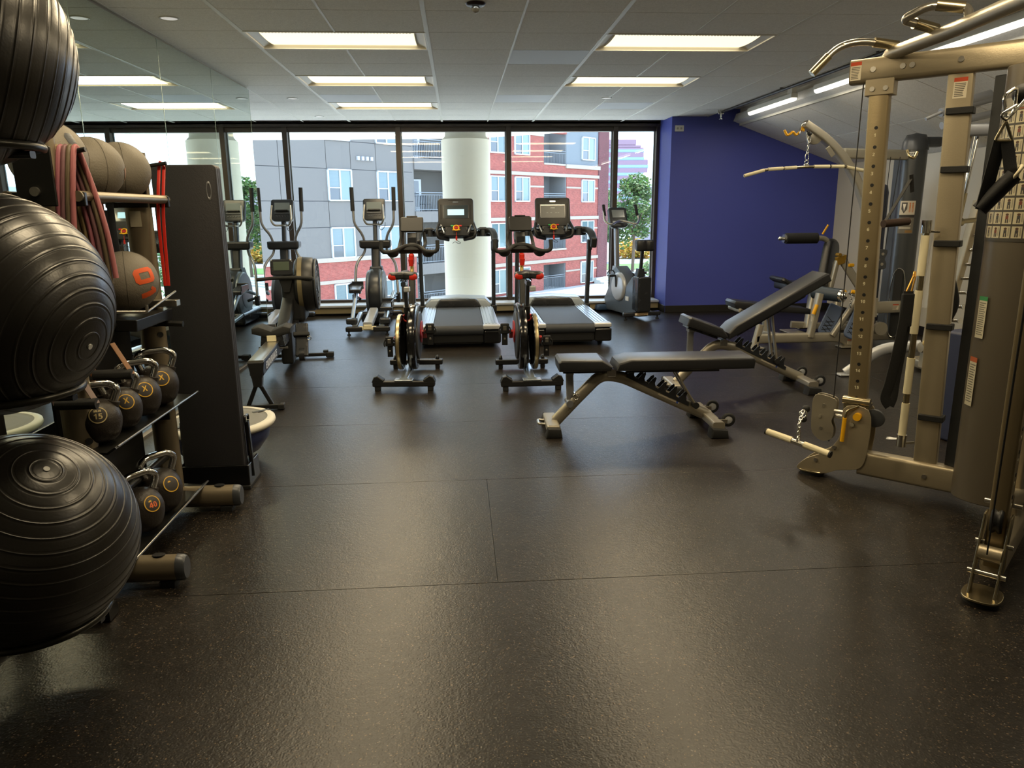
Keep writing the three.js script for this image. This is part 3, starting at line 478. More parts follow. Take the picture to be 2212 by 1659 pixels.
// ---------- cardio machines: local z = 0 at the rear end, the front looks to -z ----------
M.rail = mat('#aab4be', 0.3, 0.75); M.hood = mat('#a9b4c0', 0.34, 0.25); M.belt = mat('#2b2f36', 0.62, 0, { bumpMap: fine, bumpScale: 0.0008 }); M.lcdOn = mat('#8fb0bd', 0.2, 0, { emissive: new THREE.Color(0.25, 0.42, 0.5), emissiveIntensity: 0.8 });
M.lcdOff = mat('#6d7677', 0.22, 0, { clearcoat: 0.6, clearcoatRoughness: 0.1 }); M.housing = mat('#24272b', 0.34); M.shell = mat('#5b646d', 0.36, 0.25); M.tubeDark = mat('#3b3f45', 0.32, 0.5); M.blueTint = mat('#39506e', 0.35);
function treadmill(label, x, z, turn, on) {
  const t = thing('treadmill', label, 'treadmill', [x, 0, z], turn, 'treadmills at the windows');
  const deck = part('deck', [box(0.9, 0.16, 1.62, 0, 0.145, -0.86, { r: 0.02 }), box(0.5, 0.06, 0.3, 0, 0.07, -0.2)], M.black, t);
  for (const s of [-1, 1]) {
    part('foot_rail', [box(0.17, 0.022, 1.56, s * 0.36, 0.235, -0.84, { r: 0.008 }), ...[-0.055, -0.02, 0.02, 0.055].map((k) => box(0.02, 0.008, 1.5, s * 0.36 + k, 0.249, -0.86, { r: 0.003 }))], M.rail, t, { label: 'ribbed silver foot rail' });
    part('end_cap', [box(0.19, 0.05, 0.12, s * 0.36, 0.226, -0.05, { r: 0.015 })], M.lightgrey, t);
    part('rear_cover', box(0.19, 0.15, 0.2, s * 0.365, 0.12, -0.1, { r: 0.025 }), M.blackGloss, t);
    part('foot', [cyl(0.02, 0.05, s * 0.38, 0.035, -0.3), cyl(0.034, 0.022, s * 0.38, 0.011, -0.3, { r2: 0.026 })], M.rubber, t);
    part('upright', bar([s * 0.465, 0.2, -1.78], [s * 0.465, 1.08, -1.62], 0.05, 0.1, 0.014, { up: [0, 0, 1] }), M.tubeDark, t);
    part('upright_boot', [box(0.075, 0.12, 0.16, s * 0.465, 0.2, -1.78, { r: 0.02 }), box(0.06, 0.14, 0.11, s * 0.465, 1.02, -1.62, { r: 0.02 })], M.black, t);
    part('armrest', [sweep(rect2(0.09, 0.075, 0.03), smooth([[s * 0.3, 1.2, -1.78], [s * 0.43, 1.21, -1.68], [s * 0.47, 1.17, -1.52], [s * 0.475, 1.09, -1.36]], 14)), box(0.075, 0.13, 0.06, s * 0.475, 1.06, -1.345, { r: 0.02, rx: 0.3 })], M.black, t);
    part('cup_holder', [box(0.13, 0.02, 0.1, s * 0.34, 1.235, -1.72, { r: 0.006 }), tor(0.042, 0.006, s * 0.34, 1.247, -1.72, { rx: Math.PI / 2 }), cyl(0.04, 0.09, s * 0.34, 1.19, -1.72)], M.graphite, t);
    part('pulse_grip', [rod([s * 0.205, 1.31, -1.7], [s * 0.15, 1.19, -1.55], 0.014)], M.brushed, t);
    part('grip_tube', [pipe([[s * 0.21, 1.33, -1.74], [s * 0.245, 1.22, -1.53], [s * 0.23, 1.13, -1.52], [s * 0.1, 1.1, -1.66]], 0.019, 0.05)], M.black, t);
  }
  part('belt', [box(0.54, 0.014, 1.56, 0, 0.238, -0.83, { r: 0.004 }), cyl(0.055, 0.54, 0, 0.19, -0.05, { rz: Math.PI / 2 })], M.belt, t);
  part('rear_roller_guard', box(0.56, 0.1, 0.05, 0, 0.1, -0.06, { r: 0.015 }), M.black, t);
  const hood = [[-0.43, 0.2], [-0.43, 0.27], [-0.36, 0.34], [0, 0.36], [0.36, 0.34], [0.43, 0.27], [0.43, 0.2]];
  part('motor_hood', [ext(hood, 0.4, 0, 0.0, -1.92, { b: 0.03, bs: 3 }), box(0.84, 0.12, 0.3, 0, 0.15, -1.95, { r: 0.03 })], M.hood, t, { label: 'silver motor hood' });
  part('hood_insert', ext([[-0.31, 0.22], [-0.25, 0.325], [-0.22, 0.34], [0.22, 0.34], [0.25, 0.325], [0.31, 0.22]], 0.26, 0, 0.005, -1.8, { b: 0.02, bs: 2 }), M.charcoal, t);
  part('dash', [box(0.52, 0.1, 0.18, 0, 1.19, -1.74, { r: 0.035, rx: 0.25 }), ext([[-0.17, 0], [-0.11, 0.13], [0.11, 0.13], [0.17, 0]], 0.09, 0, 1.13, -1.63, { b: 0.012, rx: -0.5 }), box(0.9, 0.07, 0.1, 0, 1.17, -1.79, { r: 0.03 })], M.black, t);
  part('side_tray', [box(0.13, 0.012, 0.1, 0.24, 1.245, -1.66, { rz: -0.5 }), box(0.13, 0.012, 0.1, -0.24, 1.245, -1.66, { rz: 0.5 })], M.blueTint, t);
  const stop = part('stop_button', [tor(0.034, 0.0085, 0, 1.25, -1.585, { seg: 24, rx: -0.5 }), box(0.1, 0.012, 0.012, 0, 1.226, -1.57)], M.yellow, t); part('stop_key', box(0.05, 0.035, 0.02, 0, 1.25, -1.585, { rx: -0.5, r: 0.006 }), M.red, stop);
  part('key_strip', [box(0.04, 0.006, 0.02, 0.05, 1.276, -1.602, { rx: 0.9 })], M.redBright, t); part('start_key', box(0.035, 0.006, 0.02, -0.05, 1.276, -1.602, { rx: 0.9 }), mat('#2f9a4a', 0.4), t);
  part('safety_clip', [rod([0, 1.2, -1.57], [0, 1.13, -1.56], 0.003), box(0.022, 0.05, 0.015, 0, 1.12, -1.56, { r: 0.006 })], M.redBright, t); part('safety_cord', hose([[-0.05, 1.06, -1.56], [-0.02, 1.08, -1.55], [0.02, 1.06, -1.56], [0.05, 1.065, -1.55], [0, 1.1, -1.56]], 0.003, 30), M.black, t);
  // display, tilted back
  const d = new THREE.Group();
  const dm = part('display', [ext(rshape(0.45, 0.37, [0.02, 0.02, 0.045, 0.045]), 0.05, 0, 0, 0, { b: 0.012, bs: 2 }), box(0.3, 0.1, 0.06, 0, -0.2, -0.01, { r: 0.02 })].map((g) => mv(g, 0, 1.43, -1.72, { rx: -0.28 })), M.black, t);
  part('screen', [box(0.32, 0.17, 0.006, 0, 0.01, 0.025)].map((g) => mv(g, 0, 1.43, -1.72, { rx: -0.28 })), M.screen, dm);
  if (on) part('lit_readout', [box(0.21, 0.075, 0.004, 0, 0.005, 0.0285)].map((g) => mv(g, 0, 1.43, -1.72, { rx: -0.28 })), M.lcdOn, dm);
  else { const g = mv(new THREE.PlaneGeometry(0.31, 0.16), 0, 1.4383, -1.6926, { rx: -0.28 }); part('start_page', g, mat('#ffffff', 0.3, 0, { map: print(0.31, 0.16, (c, w, h) => { c.fillStyle = '#31383c'; c.fillRect(0, 0, w, h); c.fillStyle = '#aab4b4'; c.fillRect(w * 0.41, h * 0.17, w * 0.18, h * 0.05); c.fillStyle = '#59686a'; for (const k of [0.24, 0.4, 0.6, 0.7]) c.fillRect(w * k, h * 0.56, w * 0.07, h * 0.05); }) }), dm, { uv: true }); }
  part('emblem', [ext(rshape(0.075, 0.018, 0.008), 0.004, 0, 0.135, 0.026)].map((g) => mv(g, 0, 1.43, -1.72, { rx: -0.28 })), M.chrome, dm);
  part('speaker_slot', [box(0.19, 0.012, 0.004, 0, 0.16, 0.025), box(0.012, 0.19, 0.003, 0.187, 0.01, 0.025), box(0.012, 0.19, 0.003, -0.187, 0.01, 0.025)].map((g) => mv(g, 0, 1.43, -1.72, { rx: -0.28 })), M.rubber, dm);
  return t;
}
treadmill('treadmill in front of the white column, display lit blue', -0.02, -7.9, 0, true);
treadmill('treadmill nearest the upright bike with a dark display', 1.2, -7.9, R(-0.5), false);

function elliptical(label, x, z, turn) {
  const t = thing('elliptical_trainer', label, 'elliptical trainer', [x, 0, z], turn, 'elliptical trainers at the windows');
  part('rear_stabilizer', [box(0.2, 0.06, 0.075, 0.165, 0.075, -0.04, { r: 0.015 }), box(0.2, 0.06, 0.075, -0.165, 0.075, -0.04, { r: 0.015 })], M.black, t);
  part('stabilizer_tube', bar([-0.1, 0.085, -0.04], [0.1, 0.085, -0.04], 0.05, 0.045), M.cream, t);
  for (const s of [-1, 1]) part('levelling_foot', [cyl(0.01, 0.04, s * 0.23, 0.035, -0.04), cyl(0.022, 0.014, s * 0.23, 0.007, -0.04)], M.rubber, t);
  part('centre_rail', [bar([0, 0.115, -0.02], [0, 0.2, -0.75], 0.11, 0.09, 0.02)], M.lightgrey, t); part('rail_post', box(0.1, 0.06, 0.05, 0, 0.1, -0.03, { r: 0.01 }), M.cream, t);
  for (const s of [-1, 1]) { part('ramp_rail', bar([s * 0.16, 0.1, -0.06], [s * 0.17, 0.17, -0.75], 0.06, 0.04, 0.01), M.rail, t); }
  // drive housing: a tall disc with a dark spine
  const prof = Array.from({ length: 25 }, (_, i) => { const a = i / 24 * 2 * Math.PI; return [0.36 * Math.cos(a), 0.385 + 0.33 * Math.sin(a)]; });
  part('drive_housing', [ext(prof, 0.16, 0, 0, -1.2, { ry: Math.PI / 2, b: 0.035, bs: 3 })], M.housing, t);
  for (const s of [-1, 1]) part('side_shell', [ext(prof.map(([a, b]) => [a * 0.93, 0.385 + (b - 0.385) * 0.93]), 0.06, s * 0.085, 0, -1.2, { ry: Math.PI / 2, b: 0.025, bs: 3 }), disc([[0, 0.02], [0.16, 0.018], [0.19, 0], [0.19, -0.02]], s * 0.105, 0.385, -1.2, { rz: -s * Math.PI / 2 })], M.shell, t);
  part('front_base', [box(0.6, 0.07, 0.1, 0, 0.06, -1.6, { r: 0.03 }), box(0.36, 0.16, 0.8, 0, 0.1, -1.25, { r: 0.04 })], M.charcoal, t);
  part('neck_cover', [ext([[-0.1, 0], [-0.075, 0.1], [0.075, 0.1], [0.1, 0]], 0.2, 0, 0.64, -1.3, { b: 0.02 }), bar([0, 0.66, -1.3], [0, 1.0, -1.36], 0.12, 0.13, 0.03, { up: [0, 0, 1] })], M.housing, t);
  part('mast', bar([0, 0.98, -1.36], [0, 1.36, -1.42], 0.06, 0.08, 0.02, { up: [0, 0, 1] }), M.tubeDark, t);
  part('pivot_tray', [ext(rshape(0.42, 0.11, [0.05, 0.05, 0.02, 0.02]), 0.2, 0, 1.03, -1.34, { b: 0.03, bs: 3 })], M.black, t);
  for (const s of [-1, 1]) {
    const k = s < 0 ? 0.07 : -0.06;
    part('arm', [pipe([[s * 0.14, 1.05, -1.36], [s * 0.17, 1.17, -1.33], [s * 0.265, 1.3, -1.28], [s * 0.275, 1.76, -1.3]], 0.019, 0.09), pipe([[s * 0.14, 1.04, -1.36], [s * 0.15, 0.92, -1.36], [s * 0.26, 0.78, -1.3 + k], [s * 0.285, 0.36, -1.2 + k]], 0.019, 0.1)], M.steelgrey, t);
    part('hand_grip', rod([s * 0.272, 1.47, -1.288], [s * 0.276, 1.775, -1.301], 0.027), M.rubber, t, { label: 'black foam grip' });
    const py = s < 0 ? 0.5 : 0.3, pz = s < 0 ? -0.62 : -0.42;
    part('pedal_arm', [pipe([[s * 0.2, 0.14, -0.12], [s * 0.2, py - 0.06, pz], [s * 0.2, py - 0.02, pz - 0.3], [s * 0.23, 0.4, -1.2]], 0.024, 0.1), rod([s * 0.2, 0.12, -0.15], [s * 0.2, py - 0.03, pz], 0.02)], M.rail, t);
    part('pedal', [box(0.15, 0.05, 0.34, s * 0.2, py + 0.0, pz - 0.05, { r: 0.015, rx: 0.12 }), box(0.15, 0.1, 0.02, s * 0.2, py + 0.03, pz - 0.21, { r: 0.008 }), box(0.015, 0.07, 0.3, s * 0.27, py + 0.035, pz - 0.06, { r: 0.006 })], M.charcoal, t);
    part('roller', [cyl(0.05, 0.05, s * 0.17, 0.15, -0.14, { rz: Math.PI / 2 }), box(0.13, 0.07, 0.12, s * 0.2, 0.16, -0.13, { r: 0.02 })], M.housing, t);
    part('pivot_link', [rod([s * 0.285, 0.36, -1.2 + k], [s * 0.2, 0.33, -1.0], 0.018), box(0.06, 0.14, 0.09, s * 0.285, 0.32, -1.19 + k, { r: 0.02 })], M.charcoal, t);
    part('fixed_handle', pipe([[s * 0.12, 1.55, -1.32], [s * 0.135, 1.36, -1.26], [s * 0.1, 1.29, -1.28], [0, 1.29, -1.38]], 0.014, 0.05), M.brushed, t);
  }
  const tilt = (g) => mv(g, 0, 1.48, -1.4, { rx: -0.3 });
  const c = part('console', [ext(rshape(0.3, 0.3, [0.07, 0.07, 0.04, 0.04]), 0.07, 0, 0, 0, { b: 0.018, bs: 2 })].map(tilt), M.housing, t);
  part('screen', [box(0.2, 0.11, 0.006, 0, 0.045, 0.036)].map(tilt), M.lcdOff, c);
  part('keypad', [box(0.2, 0.022, 0.012, 0, -0.045, 0.038), ...[-0.07, -0.035, 0, 0.035, 0.07].map((k) => box(0.022, 0.014, 0.01, k, -0.085, 0.037))].map(tilt), M.graphite, c);
  part('book_ledge', [box(0.16, 0.018, 0.035, 0, -0.012, 0.05)].map(tilt), M.black, c);
  part('cord', hose([[0.05, 1.34, -1.3], [0.09, 1.22, -1.27], [0.14, 1.26, -1.26], [0.15, 1.32, -1.28]], 0.004, 20), M.black, t);
  return t;
}
elliptical('elliptical trainer in front of the grey facade, left of the treadmill', -1.117, -8.9, 0);
elliptical('elliptical trainer behind the rowing machine at the mirror end', -2.33, -8.9, 0);

{ // upright bike in the corner by the blue wall
  const t = thing('upright_bike', 'grey upright exercise bike in the corner by the blue wall', 'exercise bike', [2.46, 0, -9.8], R(14));
  part('rear_stabilizer', [box(0.56, 0.06, 0.07, 0, 0.075, 0, { r: 0.02 })], M.charcoal, t);
  part('name_plate', mv(new THREE.PlaneGeometry(0.2, 0.035), -0.02, 0.076, 0.0358), mat('#fff', 0.5, 0, { map: print(0.2, 0.035, (c, w, h) => { c.fillStyle = '#b89f7c'; c.fillRect(0, 0, w, h); c.fillStyle = '#6a5943'; for (let k = 0; k < 9; k++) c.fillRect(w * (0.26 + 0.075 * k), h * (0.34 + 0.06 * (k % 3)), w * 0.05, h * 0.3); c.fillStyle = '#eee'; c.beginPath(); c.arc(w * 0.1, h / 2, h * 0.36, 0, 7); c.fill(); }) }), t, { uv: true });
  for (const s of [-1, 1]) part('levelling_foot', [cyl(0.01, 0.05, s * 0.24, 0.03, 0), cyl(0.024, 0.014, s * 0.24, 0.007, 0)], M.rubber, t);
  part('front_stabilizer', [box(0.5, 0.09, 0.12, 0, 0.06, -0.95, { r: 0.04 })], M.blueTint, t);
  const sh = [[0.04, 0.04], [-0.95, 0.03], [-0.98, 0.2], [-0.8, 0.42], [-0.74, 0.62], [-0.6, 0.68], [-0.42, 0.58], [-0.3, 0.42], [-0.12, 0.56], [0.02, 0.56], [0.04, 0.35]];
  part('drive_shell', ext(sh, 0.2, 0, 0, -0.02, { ry: -Math.PI / 2, b: 0.03, bs: 2 }), M.shell, t);
  part('rear_cover', box(0.2, 0.48, 0.2, 0, 0.34, -0.02, { r: 0.03 }), M.charcoal, t);
  part('side_disc', [disc([[0, 0.03], [0.17, 0.025], [0.2, 0], [0.2, -0.03]], -0.115, 0.4, -0.5, { rz: Math.PI / 2 }), disc([[0, 0.03], [0.17, 0.025], [0.2, 0], [0.2, -0.03]], 0.115, 0.4, -0.5, { rz: -Math.PI / 2 })], M.lightgrey, t);
  for (const s of [-1, 1]) { part('crank', bar([s * 0.15, 0.4, -0.5], [s * 0.16, 0.4 + s * -0.16, -0.5], 0.02, 0.03, 0.006, { up: [0, 0, 1] }), M.tubeDark, t); const p = part('pedal', box(0.1, 0.03, 0.09, s * 0.22, 0.4 - s * 0.16, -0.5, { r: 0.01 }), M.black, t); part('strap', tor(0.055, 0.007, s * 0.22, 0.42 - s * 0.16, -0.52, { arc: Math.PI }), M.rubber, p); }
  part('seat_post', [rod([0, 0.55, -0.08], [0, 0.93, -0.03], 0.024), ext([[-0.07, 0], [-0.04, 0.14], [0.04, 0.14], [0.07, 0]], 0.09, 0, 0.54, -0.08, { b: 0.01 }), rod([0.03, 0.62, -0.07], [0.09, 0.62, -0.07], 0.02)], M.tubeDark, t);
  part('saddle', [ext(smoothOutline([[-0.13, 0.1], [-0.12, 0.02], [-0.04, -0.06], [-0.03, -0.17], [0.03, -0.17], [0.04, -0.06], [0.12, 0.02], [0.13, 0.1], [0.05, 0.13], [0, 0.11], [-0.05, 0.13]]), 0.15, 0, 0.99, -0.03, { rx: Math.PI / 2, b: 0.03, bs: 3 })], M.pad, t);
  part('mast', [bar([0, 0.55, -0.78], [0, 1.25, -0.84], 0.06, 0.08, 0.02, { up: [0, 0, 1] }), ext([[-0.07, 0], [-0.045, 0.12], [0.045, 0.12], [0.07, 0]], 0.12, 0, 0.55, -0.78, { b: 0.01 })], M.steelgrey, t);
  const tilt = (g) => mv(g, 0, 1.34, -0.8, { rx: -0.35 });
  const c = part('console', [ext(rshape(0.28, 0.3, [0.08, 0.08, 0.05, 0.05]), 0.07, 0, 0, 0, { b: 0.018, bs: 2 })].map(tilt), M.housing, t);
  part('screen', [box(0.19, 0.11, 0.006, 0, 0.05, 0.036)].map(tilt), M.lcdOff, c); part('keypad', [box(0.2, 0.03, 0.012, 0, -0.07, 0.036)].map(tilt), M.lightgrey, c);
  part('handlebar', [pipe([[-0.25, 1.49, -0.74], [-0.27, 1.3, -0.66], [-0.2, 1.25, -0.6], [0, 1.31, -0.72], [0.2, 1.25, -0.6], [0.27, 1.3, -0.66], [0.25, 1.49, -0.74]], 0.016, 0.06)], M.brushed, t);
  for (const s of [-1, 1]) part('hand_grip', rod([s * 0.252, 1.37, -0.69], [s * 0.248, 1.52, -0.75], 0.021), M.rubber, t);
  part('badge', mv(box(0.008, 0.06, 0.09, -0.104, 0.26, -0.24, { r: 0.003 }), 0, 0, 0), M.white, t);
  part('power_cord', hose([[0.2, 0.03, -0.7], [0.32, 0.02, -0.4], [0.42, 0.02, -0.5], [0.4, 0.05, -0.8], [0.28, 0.02, -0.9]], 0.006, 30), mat('#b9bcc4', 0.5), t);
}
function smoothOutline(p, n = 48) { return smooth(p.map(([a, b]) => [a, b, 0]), n, true).slice(0, -1).map((v) => [v.x, v.y]); }

function spinBike(label, x, z, turn, flip) {
  const t = thing('spin_bike', label, 'spin bike', [x, 0, z], turn, 'spin bikes in front of the treadmills');
  part('rear_stabilizer', [box(0.52, 0.05, 0.075, 0, 0.06, 0, { r: 0.012 }), ...[-1, 1].map((s) => ext([[-0.05, 0], [-0.03, 0.045], [0.0, 0.055], [0.05, 0.02], [0.05, 0]].map(([a, b]) => [a * -s, b]), 0.08, s * 0.215, 0.075, 0, { b: 0.006 }))], M.black, t);
  part('front_stabilizer', [box(0.5, 0.05, 0.075, 0, 0.06, -0.9, { r: 0.012 })], M.black, t);
  for (const s of [-1, 1]) { part('foot', [box(0.045, 0.04, 0.06, s * 0.22, 0.02, 0), box(0.04, 0.04, 0.05, s * 0.2, 0.02, -0.9)], M.rubber, t); part('transport_wheel', [disc([[0, 0.04], [0.012, 0.035], [0.02, 0], [0.02, -0.02]], s * 0.2, 0.085, -0.9)], M.blackGloss, t); }
  part('base_rail', [bar([0, 0.085, 0.0], [0, 0.12, -0.88], 0.07, 0.045, 0.012), box(0.15, 0.012, 0.09, 0, 0.09, 0)], M.rail, t);
  part('lower_frame', [bar([0, 0.11, -0.55], [0, 0.55, -0.62], 0.06, 0.14, 0.02, { up: [0, 0, 1] }), bar([0, 0.12, -0.85], [0, 0.6, -0.72], 0.055, 0.07, 0.02, { up: [0, 0, 1] })], M.black, t);
  // rear flywheel with a pale rim
  part('flywheel', [disc([[0, 0.012], [0.2, 0.012], [0.222, 0.022], [0.236, 0.018], [0.236, -0.018], [0.222, -0.022], [0.2, -0.012], [0, -0.012]], flip * -0.05, 0.36, -0.28, { rz: Math.PI / 2, seg: 44 })], M.blackGloss, t);
  part('flywheel_rim', disc([[0.2365, 0.013], [0.239, 0.012], [0.239, -0.012], [0.2365, -0.013]], flip * -0.05, 0.36, -0.28, { rz: Math.PI / 2, seg: 44 }), mat('#a89a78', 0.3, 0.8), t);
  const guard = (k) => [[-0.24, -0.05], [-0.2, 0.16], [0.02, 0.3], [0.3, 0.26], [0.34, 0.05], [0.2, -0.14], [0, -0.25], [-0.16, -0.2]].map(([a, b]) => [a * k, b * k]);
  part('drive_guard', [ext(smoothOutline(guard(1)), 0.07, flip * 0.05, 0.36, -0.36, { ry: Math.PI / 2, b: 0.015, bs: 2 })], M.blackGloss, t);
  part('guard_panel', [ext(smoothOutline(guard(0.72)), 0.02, flip * 0.09, 0.37, -0.4, { ry: Math.PI / 2, b: 0.006 })], M.graphite, t); part('guard_accent', [ext(smoothOutline(guard(0.34)), 0.012, flip * 0.102, 0.4, -0.5, { ry: Math.PI / 2, b: 0.004 })], M.red, t);
  for (const s of [-1, 1]) {
    const a = s * flip > 0 ? 0.5 : Math.PI + 0.5, cy = 0.36 + 0.17 * Math.sin(a) * 1, cz = -0.52 - 0.17 * Math.cos(a) * -1;
    part('crank', bar([s * 0.13, 0.36, -0.52], [s * 0.14, cy, cz], 0.02, 0.035, 0.008, { up: [1, 0, 0] }), M.redBright, t, { label: 'red crank arm' });
    const p = part('pedal', [box(0.09, 0.03, 0.1, s * 0.2, cy, cz, { r: 0.008 }), box(0.05, 0.11, 0.012, s * 0.2, cy - 0.06, cz + 0.055, { r: 0.004 }), box(0.075, 0.09, 0.02, s * 0.2, cy + 0.03, cz + 0.07, { r: 0.012 })], M.black, t);
    part('toe_clip', [tor(0.05, 0.006, s * 0.2, cy + 0.01, cz + 0.075, { arc: 4.2, rz: -0.5 })], M.rubber, p); part('cleat', [box(0.03, 0.04, 0.006, s * 0.2, cy + 0.035, cz + 0.083, { r: 0.002 }), box(0.018, 0.018, 0.006, s * 0.2, cy - 0.06, cz + 0.064)], M.brushed, p);
  }
  part('seat_tube', [bar([0, 0.4, -0.45], [0, 0.66, -0.37], 0.055, 0.075, 0.02, { up: [0, 0, 1] })], M.black, t); part('tube_clamp', [tor(0.034, 0.007, 0, 0.56, -0.36, { rx: -0.3 })], M.redBright, t);
  part('seat_post', [bar([0, 0.62, -0.38], [0, 0.86, -0.31], 0.032, 0.05, 0.012, { up: [0, 0, 1] }), bar([0, 0.86, -0.38], [0, 0.86, -0.2], 0.04, 0.035)], M.tubeDark, t); part('seat_slider', box(0.05, 0.045, 0.06, 0.03, 0.82, -0.2, { r: 0.01 }), M.lightgrey, t);
  const so = [[-0.105, 0.1], [-0.12, 0.03], [-0.05, -0.04], [-0.03, -0.17], [0.03, -0.17], [0.05, -0.04], [0.12, 0.03], [0.105, 0.1], [0.04, 0.1], [0, 0.07], [-0.04, 0.1]];
  const sad = part('saddle', [ext(smoothOutline(so), 0.06, 0, 0.93, -0.27, { rx: Math.PI / 2, b: 0.02, bs: 3 }), rod([-0.02, 0.89, -0.2], [-0.02, 0.89, -0.36], 0.006), rod([0.02, 0.89, -0.2], [0.02, 0.89, -0.36], 0.006)], M.pad, t);
  for (const s of [-1, 1]) part('saddle_panel', mv(new THREE.SphereGeometry(0.04, 12, 8).scale(1, 0.75, 0.35), s * 0.082, 0.925, -0.176), M.redBright, sad, { label: 'red rear saddle panel' });
  part('head_tube', [bar([0, 0.5, -0.72], [0, 0.84, -0.82], 0.06, 0.09, 0.02, { up: [0, 0, 1] })], M.black, t); part('handlebar_post', bar([0, 0.8, -0.81], [0, 1.06, -0.88], 0.034, 0.05, 0.012, { up: [0, 0, 1] }), mat('#b39a5c', 0.35, 0.7), t);
  part('resistance_knob', [box(0.05, 0.1, 0.05, 0, 1.03, -0.83, { r: 0.018 }), cyl(0.02, 0.06, 0, 1.0, -0.79, { r2: 0.026 })], M.redBright, t, { label: 'red resistance lever' });
  part('handlebar', [pipe([[-0.25, 1.2, -0.72], [-0.255, 1.1, -0.7], [-0.15, 1.1, -0.72], [-0.06, 1.15, -0.86], [0.06, 1.15, -0.86], [0.15, 1.1, -0.72], [0.255, 1.1, -0.7], [0.25, 1.2, -0.72]], 0.018, 0.05), pipe([[-0.11, 1.12, -0.8], [-0.12, 1.16, -0.98], [-0.1, 1.26, -1.02]], 0.016, 0.04), pipe([[0.11, 1.12, -0.8], [0.12, 1.16, -0.98], [0.1, 1.26, -1.02]], 0.016, 0.04), ext([[-0.12, 0], [-0.06, 0.06], [0.06, 0.06], [0.12, 0]], 0.08, 0, 1.09, -0.86, { b: 0.012, rx: -0.5 })], M.rubber, t);
  for (const s of [-1, 1]) part('bottle_holder', mv(new THREE.SphereGeometry(0.058, 16, 8, 0, Math.PI * 2, Math.PI / 2, Math.PI / 2).scale(1, 0.9, 1), s * 0.16, 1.1, -0.78), M.black, t);
  part('tablet_bracket', [bar([0, 1.13, -0.92], [0, 1.26, -0.96], 0.09, 0.02, 0.006, { up: [0, 0, 1] }), box(0.075, 0.05, 0.015, 0, 1.2, -0.925)], M.charcoal, t);
  part('console', [ext(rshape(0.21, 0.14, 0.02), 0.03, 0, 1.335, -0.96, { b: 0.008, rx: -0.35 }), box(0.1, 0.012, 0.03, 0, 1.405, -0.99, { rx: -0.35 })], M.black, t);
  return t;
}
spinBike('black spin bike with red saddle, left of the two', -0.48, -6.03, R(-3.5), 1);
spinBike('black spin bike with red saddle standing behind the flat bench', 0.582, -5.93, R(0.6), -1);

